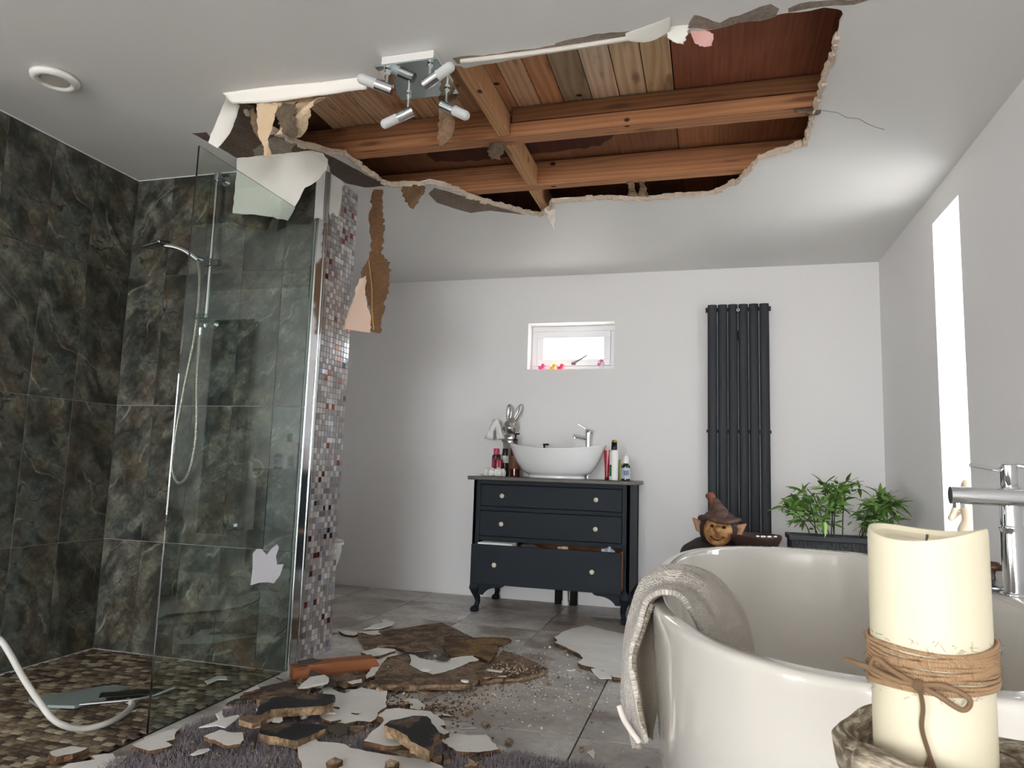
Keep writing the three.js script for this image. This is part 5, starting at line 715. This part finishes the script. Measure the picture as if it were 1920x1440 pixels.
// ------------------------------------------------------------ rug, rubble and hanging plaster
{
  const T = thing('shaggy_rug', 'grey-mauve shaggy rug lying under the front rubble', 'rug', [0, 0, 0]);
  const outline = jag([[-1.73, 2.6], [-1.5, 2.56], [-1.2, 2.66], [-0.75, 2.72], [-0.36, 2.7], [-0.2, 2.78], [-0.22, 3.7], [-1.7, 3.72], [-1.76, 3.1]], 0.05, 0.012);
  part('backing', uvBox(slabY(outline, [], 0.0005, 0.006), 0.3), mat(0x6a6470, 1), T);
  const s = new THREE.Shape(outline.map(([x, z]) => new THREE.Vector2(x, z))), inside = (x, z) => { let c = false; for (let i = 0, j = outline.length - 1; i < outline.length; j = i++) { const [a, b] = outline[i], [d, e] = outline[j]; if ((b > z) !== (e > z) && x < (d - a) * (z - b) / (e - b) + a) c = !c; } return c; };
  const blade = new THREE.ConeGeometry(0.0022, 0.024, 4, 1, true).translate(0, 0.012, 0), n = 60000, im = new THREE.InstancedMesh(blade, mat(0xffffff, 1), n), d = new THREE.Object3D(), c = new THREE.Color();
  for (let k = 0; k < n;) { const x = rr(-1.78, -0.18), z = rr(2.54, 3.74); if (!inside(x, z)) continue; d.position.set(x, 0.004, z); d.rotation.set(rr(-0.9, 0.9), rr(0, 6.28), rr(-0.9, 0.9)); const q = rr(0.7, 1.25); d.scale.set(q, q, q); d.updateMatrix(); im.setMatrixAt(k, d.matrix); const t = rr(0.6, 1.1); im.setColorAt(k, c.setRGB(0.38 * t, 0.33 * t, 0.355 * t)); k++; }
  im.name = 'pile'; im.userData.kind = 'stuff'; im.castShadow = im.receiveShadow = true; T.add(im);
}
const faceMat = { w: mat(0xffffff, 0.75, { map: chipTex }), b: mat(0xffffff, 0.95, { map: damp }), o: mat(0xffffff, 0.95, { map: dampYellow }), k: mat(0xffffff, 0.9, { map: mouldTex }), g: mat(0x8c8680, 0.95, { map: paperTex }), t: mat(0xffffff, 0.95, { map: plasterTex }) };
const MARKS = [['the timber offcut', -1.62, 2.12], ['the black mouldy wedge', -1.02, 2.5], ['the dark mouldy slab', -1.42, 2.42], ['the lowest black slab', -1.35, 2.62], ['the foot of the glass screen', -1.8, 2.5], ['the large white sheet', -1.25, 2.3], ['the brown front slab', -1.2, 2.0], ['the white board with the hole', -1.72, 2.75], ['the front white board', -1.1, 2.8], ['the tan-edged slab', -0.78, 2.62], ['the broad sheet before the vanity', -0.4, 1.4]];
const nearTo = (x, z) => MARKS.reduce((a, m) => (Math.hypot(m[1] - x, m[2] - z) < Math.hypot(a[1] - x, a[2] - z) ? m : a))[0];
const edgeMat = mat(0xe6dac8, 0.95, { map: plasterTex }), edgeDark = mat(0xb09880, 0.95, { map: plasterTex });
function slabMesh(poly, top, t, wob = 0.002, lift = null) { // broken board: flat face, rough sides, back
  const v2 = poly.map(([x, z]) => new THREE.Vector2(x, -z)); if (THREE.ShapeUtils.isClockWise(v2)) { poly.reverse(); v2.reverse(); }
  const tri = THREE.ShapeUtils.triangulateShape(v2, []), cx = poly.reduce((a, p) => a + p[0], 0) / poly.length, cz = poly.reduce((a, p) => a + p[1], 0) / poly.length;
  const Y = (x, z) => top + (lift ? lift(x - cx, z - cz) : 0), pos = [], groups = [];
  const put = (...q) => { for (const p of q) pos.push(...p); };
  for (const f of tri) put(...f.map((i) => [poly[i][0], Y(...poly[i]), poly[i][1]])); groups.push([0, tri.length * 3, 0]);
  const n0 = pos.length / 3, low = poly.map(([x, z]) => { const d = Math.hypot(x - cx, z - cz) || 1, e = rr(-0.5, 1) * wob / d; return [x - (x - cx) * e, Y(x, z) - t, z - (z - cz) * e]; }), mid = poly.map(([x, z]) => { const d = Math.hypot(x - cx, z - cz) || 1, e = rr(-1.2, 0.6) * wob / d; return [x - (x - cx) * e, Y(x, z) - t * rr(0.35, 0.65), z - (z - cz) * e]; });
  poly.forEach((p, i) => { const j = (i + 1) % poly.length, a = [p[0], Y(...p), p[1]], b = [poly[j][0], Y(...poly[j]), poly[j][1]]; put(a, mid[i], b, b, mid[i], mid[j], mid[i], low[i], mid[j], mid[j], low[i], low[j]); }); groups.push([n0, pos.length / 3 - n0, 1]);
  const n1 = pos.length / 3; for (const f of tri) put(...[f[0], f[2], f[1]].map((i) => low[i])); groups.push([n1, tri.length * 3, 1]);
  const g = new THREE.BufferGeometry(); g.setAttribute('position', new THREE.Float32BufferAttribute(pos, 3)); g.computeVertexNormals();
  const u = uvBox(g, 0.35, rnd(), rnd()); for (const q of groups) u.addGroup(...q); return u;
}
for (const [kind, h, t, label, pts] of TRACE.deb) {
  const big = pts.length > 22, poly = jag(pairs(pts), big ? 0.03 : 0.02, kind === 'w' && t < 0.008 ? 0.0015 : 0.004), tx = rr(-0.03, 0.03), tz = rr(-0.03, 0.03);
  const g = slabMesh(poly, h, t, 0.006, t > 0.01 && !big ? (x, z) => tx * x + tz * z : null);
  solo(kind === 't' ? 'plaster_lump' : t < 0.008 ? 'paint_flake' : 'plasterboard_piece', g, [faceMat[kind], kind === 'k' || kind === 'b' ? edgeMat : t < 0.008 ? faceMat[kind] : edgeDark], label, 'rubble', 'rubble from the fallen ceiling');
}
for (const p of TRACE.fl) solo('paint_chip', slabMesh(jag(pairs(p), 0.02, 0.0015), 0.006, 0.004, 0.001), [faceMat.w, faceMat.w], `tiny white paint chip, nearest piece ${nearTo(p[0], p[1])}`, 'rubble', 'tiny paint chips on the floor');
for (const p of TRACE.st) solo('plaster_crumb', slabMesh(jag(pairs(p), 0.012, 0.002), rr(0.01, 0.016), 0.011, 0.004), [faceMat.t, faceMat.t], `small tan plaster crumb lying nearest to ${nearTo(p[0], p[1])}`, 'rubble', 'plaster crumbs on the floor');
{ // broken bits between the larger pieces
  const hue = { w: 'white', g: 'grey', b: 'brown', t: 'tan', k: 'black' }, bit = (x, z, y, s, a0, e, t) => { const m = faceMat[a0]; const n = 5 + Math.floor(rnd() * 3), p = []; for (let k = 0; k < n; k++) { const a = k / n * 6.283 + rr(-0.3, 0.3), q = s * rr(0.55, 1.1); p.push([x + q * Math.cos(a) * 1.3, z + q * Math.sin(a)]); } const tx = rr(-0.25, 0.25), tz = rr(-0.25, 0.25); solo('board_fragment', slabMesh(jag(p, 0.012, 0.002), y, t, 0.004, (a, c) => tx * a + tz * c), [m, e], `${s < 0.014 ? 'tiny' : s < 0.02 ? 'small' : 'larger'} ${hue[a0]}${e === m ? '' : ' tan-edged'} board fragment close to ${nearTo(x, z)}`, 'rubble', 'small fragments between the larger rubble pieces'); };
  const kinds = [['w', edgeDark], ['g', faceMat.g], ['b', edgeMat], ['t', faceMat.t], ['k', edgeMat], ['w', faceMat.w], ['g', edgeMat]];
  for (let k = 0; k < 84; k++) { const t = rnd(), x = mix(-1.72, -0.95, t) + rr(-0.16, 0.16), z = mix(2.55, 2.3, t) + rr(-0.42, 0.3), [a, e] = kinds[Math.floor(rnd() * kinds.length)]; if (x < -1.8) continue; bit(x, z, rr(0.014, 0.04), rr(0.008, 0.026), a, e, rr(0.006, 0.014)); }
}
{ // curled strip standing under the balanced chip, and the timber offcut
  solo('curled_paper', clothSheet((u, v) => [-1.415 + 0.02 * Math.cos(u * 3.4) + 0.02 * (u - 0.5), 0.085 - 0.08 * v, 2.585 + 0.03 * Math.sin(u * 3.4) + 0.006 * Math.sin(v * 7)], 14, 10, 0.003), faceMat.g, 'curled grey paper strip standing under the balanced chip', 'rubble');
  const a = Math.atan2(2.167 - 1.93, -1.812 + 1.548), w = new THREE.Shape([[-0.185, 0], [0.185, 0], [0.185, 0.03], [0.17, 0.052], [-0.12, 0.052], [-0.135, 0.045], [-0.185, 0.045]].map((p) => new THREE.Vector2(...p)));
  const g = uvBox(new THREE.ExtrudeGeometry(w, { depth: 0.075, bevelEnabled: true, bevelSize: 0.004, bevelThickness: 0.004, bevelSegments: 2 }).translate(0, 0.005, -0.037), 0.5, 0.1, 0.3, true);
  const o = solo('timber_offcut', g, mat('#9c6440', 0.7, { map: grainTex }), 'short orange timber offcut lying in front of the mosaic end', 'timber'); o.position.set(-1.615, 0.002, 2.115); o.rotation.y = 0.76;
  solo('paint_flake', slabMesh(jag([[-1.76, 2.2], [-1.72, 2.13], [-1.66, 2.15], [-1.67, 2.21], [-1.72, 2.24]], 0.02, 0.002), 0.064, 0.004, 0.001), [faceMat.g, faceMat.g], 'grey shard lying on top of the timber offcut', 'rubble');
}
{ // crumbs and dust: too many to count
  const chip = new THREE.IcosahedronGeometry(0.004, 0), d = new THREE.Object3D();
  const scatter = (name, label, n, m, gen, s0, s1, flat) => { const im = new THREE.InstancedMesh(chip, m, n), c = new THREE.Color(); for (let k = 0; k < n; k++) { const [x, z, y] = gen(); d.position.set(x, (y || 0) + 0.0015, z); d.rotation.set(rr(0, 6), rr(0, 6), rr(0, 6)); const q = rr(s0, s1) * (rnd() < 0.06 ? 2.2 : 1); d.scale.set(q * rr(0.7, 1.5), q * flat, q * rr(0.7, 1.5)); d.updateMatrix(); im.setMatrixAt(k, d.matrix); const t = rr(0.7, 1.1); im.setColorAt(k, c.setRGB(t, t, t)); } im.name = name; im.castShadow = im.receiveShadow = true; scene.add(im); info(im, label, 'rubble', null, 'stuff'); };
  const gauss = () => (rnd() + rnd() + rnd() - 1.5) / 1.5;
  scatter('white_crumbs', 'fine white plaster crumbs strewn over the floor tiles', 900, mat(0xd8d4cc, 0.9), () => [-1.0 + 0.95 * gauss(), 1.9 + 0.95 * gauss()], 0.35, 0.95, 0.7);
  scatter('brown_crumbs', 'fine brown plaster crumbs strewn over the floor tiles', 1500, mat(0x7a5f48, 0.95), () => (rnd() < 0.5 ? [-1.05 + 0.75 * gauss(), 1.95 + 0.75 * gauss()] : [mix(-1.72, -0.9, rnd()) + 0.1 * gauss(), 2.35 + 0.45 * gauss()]), 0.4, 1.3, 0.7);
  scatter('rug_crumbs', 'mixed plaster crumbs lying in the rug pile', 420, mat(0x8e7d6c, 0.95), () => [rr(-1.72, -0.95), rr(2.4, 3.1), 0.018], 0.5, 1.6, 0.8);
  scatter('board_crumbs', 'small crumbs lying on the dark brown triangle and stained boards', 160, mat(0xb09a80, 0.95), () => [-0.88 + 0.22 * gauss(), 1.8 + 0.16 * gauss(), 0.02], 0.4, 1.0, 0.8);
}
// hanging pieces
const paperM = mat(0xffffff, 0.95, { map: damp }), tanPaper = mat(0xc8b8a6, 0.95, { map: paperTex }), skinM = mat(0xe0dcd2, 0.75), darkPaper = mat(0x8a7a6c, 0.95, { map: paperTex });
function ribbon(L, R, t, wob = 0.006, n = 14, m = 6, ragged = 0.004) { // torn sheet between two edge lines
  const cl = new THREE.CatmullRomCurve3(L.map((p) => V(...p)), false, 'centripetal'), cr = new THREE.CatmullRomCurve3(R.map((p) => V(...p)), false, 'centripetal'), s = rr(0, 9);
  return clothSheet((u, v) => { const a = cl.getPoint(v), b = cr.getPoint(v), e = (u === 0 || u === 1) ? ragged * (hash(Math.round(v * 97), Math.round(u), Math.round(s * 100)) - 0.5) * 2 : 0; const p = a.lerp(b, u); return [p.x + e, p.y + 0.3 * e, p.z + wob * Math.sin(v * 6 + u * 4 + s)]; }, m, n, t);
}
const hang = (name, g, m, label) => solo(name, uvBox(g, 0.35), m, label, 'hanging debris', 'torn pieces hanging from the ceiling');
{ // big limp sheet of paint skin over the shower
  const pts = [[-2.2, 2.386], [-2.05, 2.386], [-1.9, 2.386], [-1.79, 2.386], [-1.73, 2.365], [-1.70, 2.33], [-1.70, 2.275], [-1.73, 2.235], [-1.775, 2.215], [-1.815, 2.205], [-1.85, 2.13], [-1.894, 2.049], [-2.0, 2.075], [-2.1, 2.095], [-2.205, 2.11]];
  const poly = jag(pts, 0.025, 0.003), sh = new THREE.Shape(poly.map((p) => new THREE.Vector2(...p)));
  const g = new THREE.ExtrudeGeometry(sh, { depth: 0.002, bevelEnabled: false }), p = g.attributes.position;
  for (let i = 0; i < p.count; i++) { const x = p.getX(i), y = p.getY(i); p.setZ(i, p.getZ(i) + 2.30 + 0.05 * sm(-1.82, -1.7, x) * (2.387 - y) * 3 + 0.03 * Math.sin((x + 2.2) * 7) * (2.387 - y)); }
  g.computeVertexNormals(); hang('paint_sheet', g, skinM, 'large limp sheet of pale paint skin hanging over the shower glass');
}
hang('paint_flap', ribbon([[-1.875, 2.387, 2.80], [-1.93, 2.36, 2.765], [-1.965, 2.31, 2.75], [-1.995, 2.235, 2.74]], [[-1.86, 2.387, 2.74], [-1.885, 2.34, 2.72], [-1.91, 2.27, 2.73], [-1.945, 2.205, 2.75]], 0.002, 0.004, 14, 6, 0.002), skinM, 'curled white paint flap at the left corner of the hole');
hang('paint_strip', ribbon([[-1.865, 2.39, 2.83], [-1.65, 2.39, 2.83], [-1.45, 2.39, 2.82], [-1.25, 2.39, 2.815]], [[-1.84, 2.352, 2.812], [-1.65, 2.338, 2.81], [-1.45, 2.342, 2.805], [-1.25, 2.35, 2.8]], 0.012, 0.002, 40, 4, 0.004), mat(0xefe9e0, 0.85), 'pale strip of board folded down along the front edge of the hole');
hang('paint_strip', ribbon([[-0.86, 2.388, 2.845], [-0.6, 2.388, 2.842], [-0.4, 2.388, 2.845], [-0.24, 2.388, 2.85]], [[-0.86, 2.372, 2.85], [-0.6, 2.37, 2.848], [-0.4, 2.37, 2.85], [-0.24, 2.374, 2.852]], 0.01, 0.001, 30, 3, 0.002), mat(0xd9d2c8, 0.85), 'thin pale board edge along the hole beside the light fitting');
hang('torn_paper_curtain', ribbon([[-1.735, 2.36, 2.795], [-1.73, 2.29, 2.785], [-1.725, 2.22, 2.785], [-1.70, 2.17, 2.79], [-1.69, 2.125, 2.79]], [[-1.645, 2.36, 2.8], [-1.64, 2.29, 2.81], [-1.65, 2.225, 2.8], [-1.668, 2.18, 2.79], [-1.662, 2.12, 2.785]], 0.003, 0.012, 24, 10), mat(0xd2b898, 0.95, { bumpMap: fuzz, bumpScale: 0.004 }), 'tan torn paper tongue hanging lowest at the left of the hole');
hang('torn_paper_curtain', ribbon([[-1.66, 2.36, 2.78], [-1.66, 2.3, 2.765], [-1.65, 2.24, 2.77], [-1.635, 2.2, 2.78]], [[-1.43, 2.36, 2.785], [-1.44, 2.32, 2.805], [-1.47, 2.275, 2.815], [-1.55, 2.205, 2.79]], 0.003, 0.028, 26, 16, 0.01), mat(0xd2b898, 0.95, { bumpMap: fuzz, bumpScale: 0.004 }), 'broad crumpled paper piece hanging beside the tan tongue');
hang('torn_paper_curtain', ribbon([[-1.6, 2.325, 2.81], [-1.635, 2.28, 2.825], [-1.6, 2.225, 2.815], [-1.575, 2.19, 2.81]], [[-1.545, 2.325, 2.81], [-1.525, 2.27, 2.835], [-1.535, 2.215, 2.825], [-1.55, 2.18, 2.81]], 0.004, 0.014, 16, 8, 0.008), mat(0xb0a698, 0.95, { map: paperTex }), 'grey paper lobe in front of the crumpled paper piece');
hang('torn_paper_curtain', ribbon([[-1.80, 2.35, 2.76], [-1.785, 2.28, 2.75], [-1.745, 2.215, 2.745]], [[-1.775, 2.35, 2.76], [-1.735, 2.28, 2.75], [-1.70, 2.23, 2.745]], 0.004, 0.006, 14, 5), mat(0xbda892, 0.95, { map: paperTex }), 'narrow tan paper scrap by the curled white flap');
const longStrip = hang('long_paper_strip', ribbon([[-1.73, 2.388, 1.8], [-1.735, 2.25, 1.8], [-1.725, 2.1, 1.8], [-1.725, 2.02, 1.8], [-1.77, 1.95, 1.8], [-1.765, 1.85, 1.8], [-1.72, 1.78, 1.8], [-1.705, 1.62, 1.8]], [[-1.675, 2.388, 1.8], [-1.665, 2.25, 1.805], [-1.65, 2.15, 1.805], [-1.655, 2.03, 1.8], [-1.61, 1.98, 1.805], [-1.6, 1.88, 1.8], [-1.625, 1.76, 1.8], [-1.645, 1.61, 1.8]], 0.004, 0.006, 60, 6, 0.009), mat(0xcfa882, 0.95, { map: paperTex }), 'long brown torn paper strip dangling beside the mosaic end');
hang('long_paper_strip', ribbon([[-1.78, 1.9, 1.806], [-1.81, 1.78, 1.81], [-1.85, 1.66, 1.81], [-1.84, 1.635, 1.81]], [[-1.735, 1.92, 1.804], [-1.73, 1.8, 1.806], [-1.7, 1.68, 1.806], [-1.7, 1.612, 1.806]], 0.004, 0.004, 24, 6, 0.006), mat(0xe2c4ae, 0.9), 'pinkish-tan paper lobe at the lower end of the long strip');
part('cord', tube([[-1.725, 2.0, 1.797], [-1.7, 1.85, 1.795], [-1.69, 1.72, 1.795], [-1.675, 1.625, 1.797]].map(([x, y, z]) => [x, y, z + 0.012]), 0.0028, 30, 6), mat(0xc4a066, 0.9), longStrip);
hang('paper_rag', ribbon([[-1.545, 2.388, 1.82], [-1.55, 2.34, 1.825], [-1.52, 2.3, 1.83], [-1.495, 2.262, 1.83]], [[-1.42, 2.388, 1.83], [-1.425, 2.33, 1.83], [-1.45, 2.3, 1.83], [-1.48, 2.258, 1.83]], 0.006, 0.01, 16, 7, 0.008), mat(0xd0b088, 0.95, { map: paperTex }), 'tan triangular rag hanging at the sagging back edge');
hang('paper_rag', ribbon([[-0.895, 2.388, 1.36], [-0.88, 2.35, 1.36], [-0.855, 2.3, 1.36]], [[-0.835, 2.388, 1.36], [-0.825, 2.33, 1.36], [-0.838, 2.262, 1.36]], 0.005, 0.008, 14, 6, 0.006), mat(0xe0d8cc, 0.9), 'pale scrap hanging from the lowest corner of the hole');
hang('paper_rag', ribbon([[-1.025, 2.42, 2.64], [-1.02, 2.36, 2.64], [-1.02, 2.28, 2.64], [-1.02, 2.215, 2.64], [-1.005, 2.172, 2.64]], [[-0.945, 2.42, 2.64], [-0.94, 2.36, 2.64], [-0.97, 2.31, 2.645], [-0.95, 2.24, 2.64], [-1.0, 2.17, 2.64]], 0.003, 0.006, 24, 6, 0.006), mat(0xe2c8ac, 0.95, { map: paperTex }), 'tan paper tongue hanging behind the spotlight fitting');
hang('paper_rag', ribbon([[-0.96, 2.402, 2.16], [-0.968, 2.36, 2.165], [-0.95, 2.325, 2.17]], [[-0.9, 2.402, 2.18], [-0.89, 2.35, 2.18], [-0.915, 2.315, 2.175]], 0.006, 0.008, 12, 6, 0.008), mat(0xbdb0a4, 0.95, { map: paperTex }), 'grey rag caught at the crossing of joist and nogging');
hang('paper_rag', ribbon([[-0.06, 2.388, 2.83], [-0.045, 2.35, 2.83], [-0.02, 2.325, 2.83]], [[-0.02, 2.388, 2.83], [0.01, 2.365, 2.832], [0.005, 2.332, 2.83]], 0.003, 0.004, 10, 5, 0.003), mat(0xd9a9a0, 0.9), 'small pink tape scrap hanging at the front edge');
hang('paper_rag', ribbon([[-0.14, 2.389, 2.87], [-0.13, 2.36, 2.86], [-0.105, 2.335, 2.86]], [[-0.065, 2.389, 2.87], [-0.07, 2.36, 2.86], [-0.082, 2.328, 2.86]], 0.004, 0.003, 10, 5, 0.004), skinM, 'white paint peak hanging beside the pink scrap');
hang('paint_flap', ribbon([[-0.27, 2.386, 2.875], [-0.22, 2.386, 2.89], [-0.17, 2.386, 2.905], [-0.12, 2.386, 2.93]], [[-0.27, 2.375, 2.85], [-0.22, 2.365, 2.845], [-0.17, 2.366, 2.85], [-0.125, 2.374, 2.87]], 0.002, 0.002, 20, 5, 0.002), skinM, 'wide white paint curl peeling off the front edge of the hole');
hang('paper_rag', ribbon([[0.33, 2.402, 2.2], [0.34, 2.38, 2.22], [0.36, 2.372, 2.22]], [[0.42, 2.402, 2.2], [0.42, 2.375, 2.2], [0.4, 2.37, 2.21]], 0.008, 0.004, 10, 5, 0.005), mat(0xbfb2a6, 0.95, { map: paperTex }), 'grey board scrap clinging to the right end of the middle joist');
for (const [x, l] of [[-0.39, 'left'], [-0.335, 'right']]) hang('paper_rag', ribbon([[x - 0.02, 2.402, 1.62], [x - 0.012, 2.41, 1.55], [x - 0.028, 2.4, 1.44], [x - 0.03, 2.392, 1.4]], [[x + 0.02, 2.402, 1.62], [x + 0.012, 2.41, 1.55], [x + 0.02, 2.4, 1.44], [x + 0.026, 2.392, 1.4]], 0.006, 0.002, 14, 5, 0.005), mat(0xd8ccbe, 0.95, { map: plasterTex }), `${l} of two pale board shards bridging back joist and ceiling edge`);

renderer.render(scene, camera);
